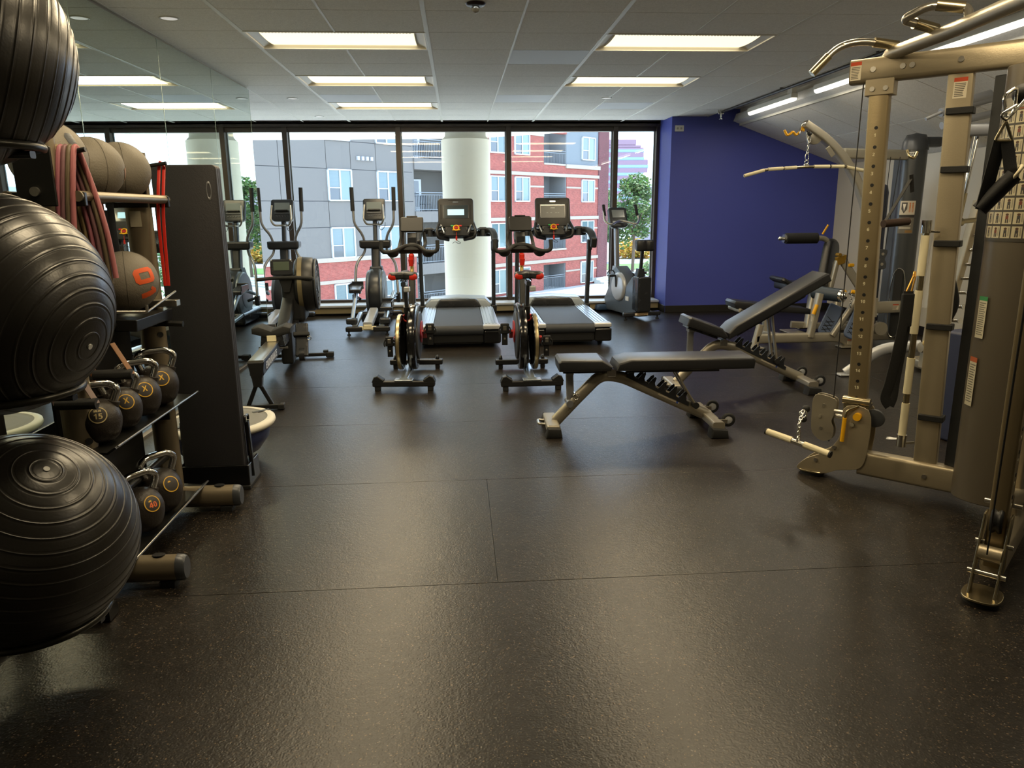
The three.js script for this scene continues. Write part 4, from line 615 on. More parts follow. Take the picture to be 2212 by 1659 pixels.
{ // rowing machine along the mirror
  const t = thing('rowing_machine', 'black rowing machine with a long silver rail beside the mirror', 'rowing machine', [-1.52, 0, -5.5], R(5.5));
  const nv = mat('#2c3346', 0.4, 0.3);
  part('rear_leg', [ext([[-0.04, 0.28], [0.04, 0.28], [0.03, 0.19], [-0.03, 0.19]], 0.08, 0, 0.0, 0.02, { b: 0.006 }), bar([-0.015, 0.2, 0.02], [-0.09, 0.03, 0.0], 0.03, 0.03), bar([0.015, 0.2, 0.02], [0.09, 0.03, 0.0], 0.03, 0.03), box(0.3, 0.035, 0.06, 0, 0.03, 0, { r: 0.008 })], M.black, t);
  part('foot_cap', [box(0.05, 0.045, 0.07, 0.15, 0.025, 0, { r: 0.01 }), box(0.05, 0.045, 0.07, -0.15, 0.025, 0, { r: 0.01 })], M.rubber, t);
  part('rail_end', [ext([[-0.06, 0.12], [0.06, 0.12], [0.04, 0], [-0.04, 0]], 0.04, 0, 0.26, 0.04, { b: 0.006 })], M.black, t);
  part('slide_rail', bar([0, 0.325, 0.04], [0, 0.325, -1.55], 0.1, 0.105, 0.01), nv, t); part('rail_top', bar([0, 0.385, 0.04], [0, 0.385, -1.5], 0.11, 0.014, 0.004), M.brushed, t, { label: 'polished steel rail top' });
  part('rail_lettering', mv(new THREE.PlaneGeometry(0.62, 0.085), 0.0515, 0.325, -0.38, { ry: Math.PI / 2 }), mat('#ffffff', 0.5, 0, { map: print(0.62, 0.085, (c, w, h) => { c.fillStyle = '#2c3346'; c.fillRect(0, 0, w, h); c.fillStyle = '#d5d9e0'; c.font = `bold ${h * 0.92}px sans-serif`; c.textAlign = 'center'; c.save(); c.translate(w / 2, h * 0.84); c.scale(Math.min(1.3, w * 0.94 / c.measureText('ENDURANCE').width), 1); c.fillText('ENDURANCE', 0, 0); c.restore(); }, 1024) }), t, { uv: true });
  part('front_lettering', mv(new THREE.PlaneGeometry(0.3, 0.07), 0.0515, 0.43, -1.62, { ry: Math.PI / 2, rz: 0.0 }), mat('#ffffff', 0.5, 0, { map: print(0.3, 0.07, (c, w, h) => { c.fillStyle = '#2c3346'; c.fillRect(0, 0, w, h); c.fillStyle = '#c5cad4'; c.lineWidth = h * 0.12; c.strokeStyle = '#c5cad4'; for (let k = 0; k < 5; k++) { c.beginPath(); c.arc(w * (0.14 + 0.18 * k), h / 2, h * 0.26, k, k + 4.6); c.stroke(); } }) }), t, { uv: true });
  const so = smoothOutline([[-0.16, 0.1], [-0.17, -0.02], [-0.08, -0.1], [0, -0.07], [0.08, -0.1], [0.17, -0.02], [0.16, 0.1], [0, 0.13]]);
  part('seat', [ext([[-0.16, 0], [-0.16, 0.045], [-0.1, 0.06], [0, 0.02], [0.1, 0.06], [0.16, 0.045], [0.16, 0], [0.05, -0.03], [-0.05, -0.03]], 0.24, 0, 0.46, -0.9, { b: 0.015, bs: 2 })], M.rubber, t); part('seat_carriage', [ext([[-0.1, 0], [0.1, 0], [0.085, 0.1], [-0.085, 0.1]], 0.2, 0, 0.35, -0.9, { b: 0.008 })], M.charcoal, t); part('carriage_block', box(0.075, 0.05, 0.22, 0, 0.42, -0.88), M.cream, t); part('carriage_bolt', [cyl(0.012, 0.24, 0, 0.33, -0.84, { rz: Math.PI / 2 })], M.chrome, t);
  part('front_beam', [bar([0, 0.34, -1.45], [0, 0.6, -2.1], 0.11, 0.12, 0.01), box(0.11, 0.34, 0.5, 0.02, 0.22, -1.75, { r: 0.02 })], M.black, t);
  part('front_foot', [box(0.66, 0.035, 0.06, 0.05, 0.035, -2.05, { r: 0.008 })], M.black, t); part('front_foot_cap', [box(0.08, 0.05, 0.075, 0.37, 0.03, -2.05, { r: 0.01 }), box(0.05, 0.02, 0.05, 0.33, 0.065, -2.05), box(0.08, 0.05, 0.075, -0.27, 0.03, -2.05, { r: 0.01 })], M.rubber, t);
  part('foot_post', bar([0.05, 0.04, -2.05], [0.05, 0.4, -2.05], 0.08, 0.1), M.charcoal, t);
  for (const s of [-1, 1]) { const f = part('footplate', [box(0.12, 0.34, 0.03, s * 0.145 + 0.02, 0.28, -1.5, { r: 0.02, rx: -0.55 }), cyl(0.06, 0.05, s * 0.145 + 0.02, 0.15, -1.44, { rz: Math.PI / 2 })], M.charcoal, t); part('strap', box(0.15, 0.04, 0.06, s * 0.145 + 0.02, 0.33, -1.5, { rx: -0.55, r: 0.01 }), M.rubber, f); part('buckle', tor(0.018, 0.004, s * 0.145 + 0.09, 0.3, -1.47), M.chrome, f); }
  // fan housing
  part('fan_housing', [disc([[0.12, 0.1], [0.24, 0.1], [0.27, 0.075], [0.275, 0], [0.27, -0.075], [0.24, -0.1], [0.12, -0.1]], 0.17, 0.74, -2.2, { rz: Math.PI / 2, seg: 40 }), box(0.22, 0.5, 0.4, 0.05, 0.62, -2.2, { r: 0.05 })], M.black, t);
  part('fan_band', disc([[0.2775, 0.022], [0.2775, -0.022]], 0.13, 0.74, -2.2, { rz: Math.PI / 2, seg: 40 }), mat('#7d7358', 0.4, 0.5), t);
  part('fan_guard', [tor(0.25, 0.012, 0.275, 0.74, -2.2, { ry: Math.PI / 2 }), tor(0.19, 0.006, 0.278, 0.74, -2.2, { ry: Math.PI / 2 }), tor(0.13, 0.006, 0.278, 0.74, -2.2, { ry: Math.PI / 2 }), ...Array.from({ length: 20 }, (_, i) => { const a = i / 20 * 6.283; return rod([0.278, 0.74 + 0.08 * Math.cos(a), -2.2 + 0.08 * Math.sin(a)], [0.278, 0.74 + 0.25 * Math.cos(a), -2.2 + 0.25 * Math.sin(a)], 0.004, { n: 6 }); }), cyl(0.08, 0.02, 0.278, 0.74, -2.2, { rz: Math.PI / 2 })], M.graphite, t);
  part('fan_blade', Array.from({ length: 10 }, (_, i) => { const a = i / 10 * 6.283; return mv(box(0.1, 0.16, 0.008, 0, 0.16, 0), 0.18, 0.74, -2.2, { rx: a }); }), M.graphite, t);
  part('handle', [sweep(ring2(0.018, 10), smooth([[-0.27, 0.82, -1.9], [-0.1, 0.83, -1.93], [0.1, 0.83, -1.93], [0.27, 0.82, -1.9]], 14)), rod([0, 0.83, -1.93], [0, 0.8, -2.05], 0.014)], M.rubber, t, { label: 'black pull handle' });
  part('handle_bracket', [ext([[-0.07, 0], [0.07, 0], [0.03, -0.14], [-0.03, -0.14]], 0.05, 0, 0.82, -1.99, { b: 0.006 })], M.black, t);
  part('monitor_arm', [rod([0.0, 0.8, -2.05], [-0.02, 0.9, -1.98], 0.016), hose([[0.08, 0.88, -2.0], [0.13, 0.82, -2.05], [0.1, 0.74, -2.05]], 0.004, 16)], M.black, t);
  const mo = part('monitor', ext(rshape(0.21, 0.16, 0.03), 0.04, -0.03, 0.93, -1.96, { b: 0.01, rx: -0.15 }), M.charcoal, t); part('screen', box(0.15, 0.085, 0.006, -0.03, 0.945, -1.939, { rx: -0.15 }), mat('#4d584c', 0.25), mo);
}
// ---------- adjustable benches: local x runs from the seat end to the wheel end ----------
function bench(label, x, z, turn, back, seat) {
  const t = thing('weight_bench', label, 'weight bench', [x, 0, z], turn, 'adjustable weight benches');
  // frame: front leg tube, arch and the long spine down to the wheels
  const spine = [[0.03, 0.06, 0], [0.16, 0.2, 0], [0.33, 0.375, 0], [0.47, 0.36, 0], [1.08, 0.075, 0]];
  part('frame', sweep(oval2(0.03, 0.04, 16), path(spine, [0.03, 0.13, 0.1])), M.silver, t, { label: 'silver oval frame tube' });
  part('front_foot', [box(0.09, 0.05, 0.34, 0.0, 0.05, 0, { r: 0.015 })], M.silver, t); part('foot_boot', [-1, 1].map((s) => ext([[-0.055, 0], [0.055, 0], [0.045, 0.06], [-0.04, 0.065]], 0.09, 0, 0.0, s * 0.17, { b: 0.01, bs: 2 })), M.rubber, t, { label: 'black rubber foot boot', each: true });
  part('carry_handle', pipe([[-0.03, 0.05, -0.05], [-0.09, 0.055, -0.05], [-0.09, 0.055, 0.05], [-0.03, 0.05, 0.05]], 0.009, 0.02), M.brushed, t);
  part('rear_foot', [bar([1.07, 0.075, -0.26], [1.07, 0.075, 0.26], 0.08, 0.05, 0.014)], M.silver, t); part('rear_boot', [-1, 1].map((s) => ext([[-0.06, 0], [0.06, 0], [0.05, 0.055], [-0.05, 0.065]], 0.1, 1.07, 0.0, s * 0.25, { b: 0.01, bs: 2 })), M.rubber, t, { label: 'black rubber end boot', each: true });
  for (const s of [-1, 1]) { const w = part('wheel', [disc([[0.03, 0.012], [0.042, 0.014], [0.048, 0], [0.042, -0.014], [0.03, -0.012]], 1.16, 0.09, s * 0.17, { rx: Math.PI / 2, seg: 28 })], M.rubber, t); part('hub', [disc([[0, 0.012], [0.02, 0.01], [0.031, 0.006], [0.031, -0.006], [0.02, -0.01], [0, -0.012]], 1.16, 0.09, s * 0.17, { rx: Math.PI / 2, seg: 20 })], M.lightgrey, w); part('wheel_bracket', box(0.06, 0.03, 0.04, 1.12, 0.085, s * 0.17), M.chrome, w); }
  // ladder with hooked notches on the spine
  const A = [0.5, 0.372], B = [0.93, 0.172], teeth = []; const n = 6;
  for (let i = 0; i < n; i++) { const a = i / n, b = (i + 0.5) / n, c = (i + 1) / n, L = (k, up) => [A[0] + (B[0] - A[0]) * k + up * 0.42, A[1] + (B[1] - A[1]) * k + up]; teeth.push(L(a, 0.008), L(b - 0.05, 0.05), L(b - 0.02, 0.068), L(b + 0.0, 0.06), L(b + 0.005, 0.03), L(b + 0.04, 0.008), L(c, 0.006)); }
  part('ladder', [-1, 1].map((s) => ext([[A[0], A[1] - 0.01], ...teeth, [B[0], B[1] - 0.02]], 0.006, 0, 0, s * 0.034, { b: 0.001 })), M.charcoal, t, { label: 'dark notched angle ladder', each: true });
  part('angle_label', mv(new THREE.PlaneGeometry(0.16, 0.05), 0.8, 0.225, 0.0315, { rz: -0.437 }), mat('#fff', 0.5, 0, { map: print(0.16, 0.05, (c, w, h) => { c.fillStyle = '#a79f90'; c.fillRect(0, 0, w, h); c.fillStyle = '#55524c'; for (let k = 0; k < 4; k++) c.fillRect(w * 0.08, h * (0.18 + 0.17 * k), w * (0.6 - 0.1 * (k % 2)), h * 0.06); c.fillStyle = '#3b55a5'; c.fillRect(w * 0.86, 0, w * 0.1, h); }) }), t, { uv: true });
  part('hinge', [cyl(0.022, 0.1, 0.4, 0.4, 0, { rx: Math.PI / 2 }), box(0.06, 0.05, 0.07, 0.4, 0.39, 0)], M.chrome, t);
  // pads turn about the hinge
  const turnOn = (g, a) => mv(g, 0.4, 0.425, 0, { rz: a });
  const pad = (x0, x1, w, taper) => { const L = x1 - x0; return ext([[x0, 0], [x1, 0], [x1, 0.075], ...(taper > 0 ? [[x0 + 0.06, 0.075], [x0, 0.035]] : [[x1 - 0.0, 0.075], [x0, 0.075]])], w, 0, 0, 0, { b: 0.016, bs: 3 }); };
  const sp = ext([[-0.02, 0], [-0.36, 0], [-0.365, 0.06], [-0.35, 0.075], [-0.08, 0.075], [-0.01, 0.03]], 0.28, 0, 0, 0, { b: 0.014, bs: 3 });
  const bp = ext([[0.01, 0], [0.93, 0.0], [0.935, 0.06], [0.92, 0.075], [0.11, 0.075], [0.03, 0.05]], 0.28, 0, 0, 0, { b: 0.014, bs: 3 });
  part('seat_pad', turnOn(sp, seat), M.pad, t, { label: 'black padded seat' }); part('back_pad', turnOn(bp, back), M.pad, t, { label: 'long black padded backrest' });
  part('back_plate', turnOn(box(0.62, 0.02, 0.18, 0.4, -0.012, 0), back), M.charcoal, t); part('seat_plate', turnOn(box(0.26, 0.02, 0.16, -0.2, -0.012, 0), seat), M.charcoal, t);
  // strut under the back, strut under the seat
  const rot = (px, py, a) => [0.4 + px * Math.cos(a) - py * Math.sin(a), 0.425 + px * Math.sin(a) + py * Math.cos(a)];
  const [bx, by] = rot(0.42, -0.02, back), foot = back > 0.1 ? [0.84, 0.235] : [0.97, 0.165];
  part('back_strut', [-1, 1].map((s) => bar([bx, by, s * 0.05], [foot[0], foot[1], s * 0.05], 0.012, 0.04, 0.003, { up: [0, 0, 1] })), M.silver, t); part('strut_roller', [cyl(0.022, 0.15, foot[0], foot[1], 0, { rx: Math.PI / 2 })], M.rubber, t);
  const [sx, sy] = rot(-0.28, -0.02, seat);
  part('seat_strut', [bar([sx, sy, 0], [0.13, 0.19, 0], 0.05, 0.035, 0.008), box(0.05, 0.04, 0.09, sx, sy, 0), cyl(0.024, 0.12, 0.12, 0.19, 0, { rx: Math.PI / 2 })], M.steelgrey, t); part('seat_pin', [cyl(0.012, 0.09, 0.15, 0.25, 0.0, { rx: Math.PI / 2 }), tor(0.02, 0.004, 0.16, 0.24, 0.06)], M.chrome, t);
  return t;
}
bench('flat adjustable bench nearest the viewer, in the middle of the floor', 0.6, -4.78, R(-1.5), 0, 0);
bench('adjustable bench with its backrest raised at an incline', 1.74, -5.82, R(-1.5), R(30), R(-20));
// ---------- storage rack with balls on the left ----------
M.rackTube = mat('#857a66', 0.38, 0.6, { bumpMap: fine, bumpScale: 0.0002 }); M.ballSkin = mat('#24221f', 0.3, 0, { bumpMap: grain(3, 90, 200, 41), bumpScale: 0.0006, clearcoat: 0.25, clearcoatRoughness: 0.35 }); M.medSkin = mat('#6d675c', 0.62, 0, { bumpMap: fine, bumpScale: 0.0012 }); M.iron = mat('#2c2723', 0.45, 0.1, { bumpMap: fine, bumpScale: 0.001 }); M.trayBlack = mat('#141413', 0.35);
const RX = -1.45, ZN = -2.79, ZF = -3.56;
{
  const t = thing('storage_rack', 'silver accessory storage rack with black trays by the mirror', 'storage rack', [RX, 0, (ZN + ZF) / 2]);
  const zn = (ZN - ZF) / 2, zf = -zn;
  for (const z of [zn, zf]) {
    part('base_foot', [sweep(oval2(0.042, 0.055, 18), [V(-0.52, 0.075, z), V(0.3, 0.075, z)])], M.rackTube, t); part('foot_cap', [sweep(oval2(0.043, 0.056, 18), [V(0.3, 0.075, z), V(0.325, 0.075, z), V(0.335, 0.075, z)], { scale: (k) => 1 - 0.18 * k * k })], M.graphite, t);
    part('foot_plug', [mv(new THREE.CylinderGeometry(0.018, 0.018, 0.004, 16).scale(1.4, 1, 1), 0.23, 0.131, z)], M.black, t); part('foot_pad', [box(0.06, 0.03, 0.06, 0.26, 0.013, z), box(0.06, 0.03, 0.06, -0.46, 0.013, z)], M.rubber, t);
    part('upright', [sweep(oval2(0.058, 0.042, 18), [V(0, 0.1, z), V(0, 1.72, z)], { up: [0, 0, 1] })], M.rackTube, t); part('upright_plug', [0.62, 0.9, 1.05].map((y) => cyl(0.013, 0.004, 0.045, y, z + 0.033, { rx: Math.PI / 2, rz: -0.7 })), M.black, t);
    part('bracket', [box(0.13, 0.2, 0.012, 0, 1.58, z + 0.048), box(0.1, 0.12, 0.012, 0, 0.55, z + 0.048)], M.trayBlack, t, { each: true });
    part('bracket_bolt', [cyl(0.016, 0.012, 0.0, 1.53, z + 0.058, { rx: Math.PI / 2 })], M.brushed, t);
  }
  part('shelf_bar', [rod([0.12, 1.515, zn + 0.02], [0.12, 1.515, zf - 0.02], 0.019), rod([-0.12, 1.515, zn + 0.02], [-0.12, 1.515, zf - 0.02], 0.019)], M.rackTube, t); part('shelf_end', [box(0.28, 0.05, 0.02, 0, 1.505, zn), box(0.28, 0.05, 0.02, 0, 1.505, zf)], M.trayBlack, t);
  const tray = (y, x1, tilt) => {
    const p = [[-0.18, 0.0], [-0.18, 0.05], [-0.172, 0.05], [-0.172, 0.008], [x1 - 0.03, 0.008], [x1, 0.032], [x1 + 0.006, 0.026], [x1 - 0.026, 0]];
    const a = part('tray', ext(p, zn - zf + 0.14, 0, y, 0, { b: 0, rz: tilt }), M.trayBlack, t); part('tray_edge', mv(rod([x1 + 0.003, 0.03, zn + 0.05], [x1 + 0.003, 0.03, zf - 0.05], 0.0032, { n: 8 }), 0, y, 0, { rz: tilt }), M.brushed, a, { label: 'worn bright tray edge' });
  };
  part('back_panel', [box(0.012, 1.22, zn - zf - 0.06, -0.1, 0.86, 0, { r: 0.003 })], M.trayBlack, t);
  tray(0.585, 0.15, -0.08); tray(0.115, 0.15, -0.08);
  // wire cradle for the ball with the 10
  part('ball_cradle', [pipe([[-0.05, 1.06, zf + 0.42], [0.12, 1.045, zf + 0.33], [0.12, 1.075, zf + 0.33]], 0.007, 0.01), rod([0.12, 1.045, zf + 0.33], [0.13, 1.1, zf + 0.02], 0.005), rod([-0.1, 1.06, zf + 0.42], [-0.1, 1.06, zf + 0.04], 0.007), box(0.3, 0.03, 0.05, 0, 1.05, zf + 0.05)], M.brushed, t); part('cradle_shelf', box(0.2, 0.05, 0.4, 0.0, 1.0, zf + 0.2, { rz: -0.05 }), M.trayBlack, t);
  part('hook_peg', [rod([0.0, 0.96, zf + 0.05], [0.16, 0.95, zf + 0.05], 0.014), cyl(0.02, 0.05, 0.02, 0.96, zf + 0.05, { rz: Math.PI / 2 }), rod([0.03, 1.655, zn - 0.02], [0.15, 1.675, zn - 0.02], 0.0085), rod([0.03, 1.66, zf - 0.02], [0.14, 1.675, zf - 0.02], 0.0085)], M.trayBlack, t);
  part('care_sticker', [box(0.05, 0.07, 0.001, 0.0, 1.43, zf + 0.043), box(0.05, 0.045, 0.001, 0.01, 0.26, zf + 0.043)], mat('#a8a08c', 0.6), t);
  part('crossbar', [rod([0, 1.0, zn], [0, 1.0, zf], 0.02), rod([0, 0.3, zn], [0, 0.3, zf], 0.02)], M.trayBlack, t);
}
// ball holder: three rings on a black stand in front of the near upright
const BALLS = [[-1.365, 0.476, -2.212], [-1.373, 1.197, -2.259], [-1.384, 1.901, -2.249]];
{
  const t = thing('ball_holder', 'black three ring stand carrying the stability balls', 'ball stand', [-1.4, 0, -2.3]);
  part('post', [bar([-0.22, 0.0, -0.25], [-0.22, 1.78, -0.25], 0.07, 0.07, 0.01), bar([-0.22, 0.03, -0.35], [-0.22, 0.03, 0.35], 0.07, 0.05), bar([-0.45, 0.03, -0.25], [0.1, 0.03, -0.25], 0.07, 0.05)], M.trayBlack, t);
  BALLS.forEach(([x, y, z], i) => {
    part('ring', tor(0.205, 0.0125, x + 1.4, y - 0.262, z + 2.3, { rx: Math.PI / 2, seg: 56 }), mat('#26251f', 0.3, 0.4), t);
    part('ring_arm', [bar([-0.22, y - 0.3, -0.25], [x + 1.4 - 0.05, y - 0.3, z + 2.3], 0.05, 0.035), bar([x + 1.2, y - 0.285, z + 2.3], [x + 1.6, y - 0.285, z + 2.3], 0.03, 0.02)], M.trayBlack, t);
  });
  const lab = ['dark grey stability ball on the bottom ring, white plug on top', 'dark grey stability ball on the middle ring', 'dark grey stability ball on the top ring, cut by the frame'];
  const pole = [[0.5, 0.8, 0.33], [0.91, -0.37, 0.2], [-0.75, 0.25, 0.6]];
  const prof = [], r = 0.325, RB = 24;
  const put = (a, q) => prof.push(new THREE.Vector2(q * Math.sin(a), -q * Math.cos(a)));
  put(0, r); for (let i = 1; i < RB; i++) { const a = i / RB * Math.PI, w = 0.0065; for (const [k, h] of [[-5.5, 0], [-4, -0.0006], [-1.6, -0.0009], [-0.8, 0.0007], [0, 0.0016], [0.8, 0.0007], [1.6, -0.0009], [4, -0.0006], [5.5, 0]]) put(a + k * w, r + h); } put(Math.PI, r);
  const G = new THREE.LatheGeometry(prof, 96);
  BALLS.forEach((c, i) => {
    const b = thing('stability_ball', lab[i], 'exercise ball', c, 0, 'stability balls on the stand');
    const q = new THREE.Quaternion().setFromUnitVectors(V(0, 1, 0), V(...pole[i]).normalize());
    const g = G.clone().applyQuaternion(q); part('ball_skin', g, M.ballSkin, b); const p = V(...pole[i]).normalize().multiplyScalar(0.3255);
    part('air_plug', [cyl(0.0085, 0.006, 0, 0, 0).applyQuaternion(q).translate(p.x, p.y, p.z)], M.white, b, { label: 'white air plug' });
  });
}
// medicine balls
{
  const mk = (label, p, r, turn, draw) => {
    const b = thing('medicine_ball', label, 'medicine ball', p, turn, 'medicine balls on the rack');
    part('ball_skin', new THREE.SphereGeometry(r, 40, 26), M.medSkin, b); part('seam', [tor(r * 1.0005, 0.0016, 0, 0, 0, { seg: 48 }), tor(r * 1.0005, 0.0016, 0, 0, 0, { seg: 48, ry: Math.PI / 2 })], mat('#544f46', 0.7), b);
    draw(b, r); return b;
  };
  // a patch of print that follows the ball
  const onBall = (b, r, pts, m, name, dir, roll) => {
    const s = new THREE.Shape(pts[0].map((p) => new THREE.Vector2(...p))); if (pts[1]) s.holes.push(new THREE.Path(pts[1].map((p) => new THREE.Vector2(...p))));
    let g = new THREE.ShapeGeometry(s); for (let k = 0; k < 3; k++) g = subdivide(g);
    const P = g.attributes.position; for (let i = 0; i < P.count; i++) { const v = V(P.getX(i), P.getY(i), r).normalize().multiplyScalar(r + 0.0012); P.setXYZ(i, v.x, v.y, v.z); }
    g.computeVertexNormals(); g.rotateZ(roll); const q = new THREE.Quaternion().setFromUnitVectors(V(0, 0, 1), V(...dir).normalize()); g.applyQuaternion(q); part(name, g, m, b);
  };
  function subdivide(g) { g = flat(g); const p = g.attributes.position, o = [], a = V(), b = V(), c = V(); for (let i = 0; i < p.count; i += 3) { a.fromBufferAttribute(p, i); b.fromBufferAttribute(p, i + 1); c.fromBufferAttribute(p, i + 2); const d = a.clone().lerp(b, 0.5), e = b.clone().lerp(c, 0.5), f = c.clone().lerp(a, 0.5); for (const v of [a, d, f, d, b, e, f, e, c, d, e, f]) o.push(v.x, v.y, v.z); } const n = new THREE.BufferGeometry(); n.setAttribute('position', new THREE.Float32BufferAttribute(o, 3)); n.computeVertexNormals(); n.setAttribute('uv', new THREE.Float32BufferAttribute(new Float32Array(o.length / 3 * 2), 2)); return n; }
  const one = [[[-0.022, -0.045], [0.022, -0.045], [0.022, 0.04], [-0.012, 0.05], [-0.03, 0.03], [-0.02, 0.02]]];
  mk('grey medicine ball with a dark numeral, nearest on the top shelf', [-1.49, 1.655, -2.93], 0.132, 0.3, (b, r) => onBall(b, r, [[[-0.028, -0.05], [0.016, -0.05], [0.022, 0.05], [-0.004, 0.055], [-0.016, 0.04], [-0.01, -0.02]]], M.graphite, 'numeral', [0.75, 0.28, 0.62], 0.25));
  mk('grey medicine ball with scuffed orange print, middle of the top shelf', [-1.46, 1.632, -3.19], 0.12, 0.9, (b, r) => onBall(b, r, [[[-0.03, -0.02], [0.03, -0.03], [0.035, 0.02], [-0.02, 0.03]]], mat('#8a6650', 0.7), 'worn_print', [0.85, -0.15, 0.5], 0.5));
  mk('grey medicine ball with a yellow mark, farthest on the top shelf', [-1.455, 1.635, -3.44], 0.12, 2.1, (b, r) => onBall(b, r, [[[-0.006, -0.04], [0.012, -0.03], [0.01, 0.04], [-0.01, 0.03]]], mat('#cfc65a', 0.6), 'yellow_mark', [0.99, 0.1, -0.15], 0.2));
  mk('grey medicine ball with an orange 10 in the wire cradle', [-1.43, 1.17, -3.3], 0.128, 0.4, (b, r) => {
    onBall(b, r, [[[-0.034, -0.036], [-0.02, -0.05], [0.022, -0.05], [0.034, -0.036], [0.034, 0.036], [0.022, 0.05], [-0.022, 0.05], [-0.034, 0.036]], [[-0.014, -0.024], [0.014, -0.024], [0.014, 0.024], [-0.014, 0.024]]], M.orange, 'numeral_zero', [0.57, 0.23, 0.79], -1.36);
    onBall(b, r, [[[-0.012, -0.04], [0.014, -0.04], [0.014, 0.04], [-0.004, 0.04], [-0.026, 0.02], [-0.02, 0.008], [-0.012, 0.012]]], M.orange, 'numeral_one', [0.66, -0.37, 0.66], -1.36);
  });
}
// kettlebells
{
  const kb = (label, p, r, turn, text, ring) => {
    const k = thing('kettlebell', label, 'kettlebell', p, turn, 'kettlebells on the trays');
    const prof = [[0, -r], [r * 0.6, -r], [r * 0.85, -r * 0.72], [r, -r * 0.1], [r * 0.93, r * 0.35], [r * 0.72, r * 0.7], [r * 0.42, r * 0.9], [0, r * 0.95]];
    part('body', disc(smooth(prof.map(([a, b]) => [a, b, 0]), 26).map((v) => [Math.max(0, v.x), v.y]), 0, r, 0, { seg: 32 }), M.iron, k);
    const h = r * 1.12; part('handle', sweep(ring2(0.0155, 14), path([[-r * 0.62, r * 1.55, 0], [-r * 0.95, r * 1.55 + h * 0.75, 0], [-r * 0.55, r * 1.55 + h, 0], [r * 0.55, r * 1.55 + h, 0], [r * 0.95, r * 1.55 + h * 0.75, 0], [r * 0.62, r * 1.55, 0]], 0.035)), M.chrome, k, { label: 'chrome handle' });
    part('handle_collar', [cyl(0.023, 0.03, -r * 0.66, r * 1.62, 0, { rz: 0.35 }), cyl(0.023, 0.03, r * 0.66, r * 1.62, 0, { rz: -0.35 })], M.iron, k, { each: true });
    const t = print(0.06, 0.06, (c, w) => { c.fillStyle = '#2a2521'; c.fillRect(0, 0, w, w); c.strokeStyle = ring; c.lineWidth = w * 0.055; c.beginPath(); c.ellipse(w / 2, w / 2, w * 0.45, w * 0.45, 0, 0, 7); c.stroke(); c.textAlign = 'center'; c.fillStyle = ring; c.font = `bold ${w * 0.22}px sans-serif`; if (text === '40' || text === '-') { c.fillRect(w * 0.3, w * 0.2, w * 0.18, w * 0.18); } else if (text === '15') { for (let k = 0; k < 4; k++) c.fillRect(w * (0.3 + 0.1 * k), w * 0.2, w * 0.07, w * 0.12); } else { c.font = `bold ${w * 0.5}px sans-serif`; c.fillText('X', w / 2, w * 0.62); } if (text && text !== '-') { c.fillStyle = text === '40' ? '#e0662a' : ring; c.font = `bold ${w * 0.44}px sans-serif`; c.fillText(text, w / 2, w * 0.74); } else { c.fillStyle = ring; } }, 128);
    const g = new THREE.CircleGeometry(r * 0.42, 28), P = g.attributes.position; for (let i = 0; i < P.count; i++) { const v = V(P.getX(i), P.getY(i), r * 0.98).normalize().multiplyScalar(r * 1.0 + 0.0015); P.setXYZ(i, v.x, v.y, v.z); } g.computeVertexNormals(); g.rotateX(-0.42);
    part('weight_badge', g.translate(0, r, 0), mat('#ffffff', 0.5, 0, { map: t }), k, { uv: true }); return k;
  };
  const Y = '#d8a92a';
  kb('kettlebell marked 15 at the near end of the upper tray', [-1.4, 0.602, -2.84], 0.082, 0.45, '15', '#b9a877');
  kb('kettlebell second from the near end of the upper tray', [-1.4, 0.602, -3.03], 0.082, 0.75, '', Y);
  kb('kettlebell third from the near end of the upper tray', [-1.4, 0.602, -3.22], 0.086, 0.7, '', Y);
  kb('kettlebell at the far end of the upper tray', [-1.4, 0.602, -3.42], 0.09, 0.6, '', Y);
  kb('kettlebell with an orange 40 on the lower tray', [-1.385, 0.132, -3.06], 0.092, 1.0, '40', Y);
  kb('kettlebell behind the 40 on the lower tray', [-1.39, 0.132, -3.28], 0.096, 1.0, '-', Y);
  kb('kettlebell half hidden behind the bottom ball', [-1.4, 0.132, -2.83], 0.088, 0.9, '', Y);
}
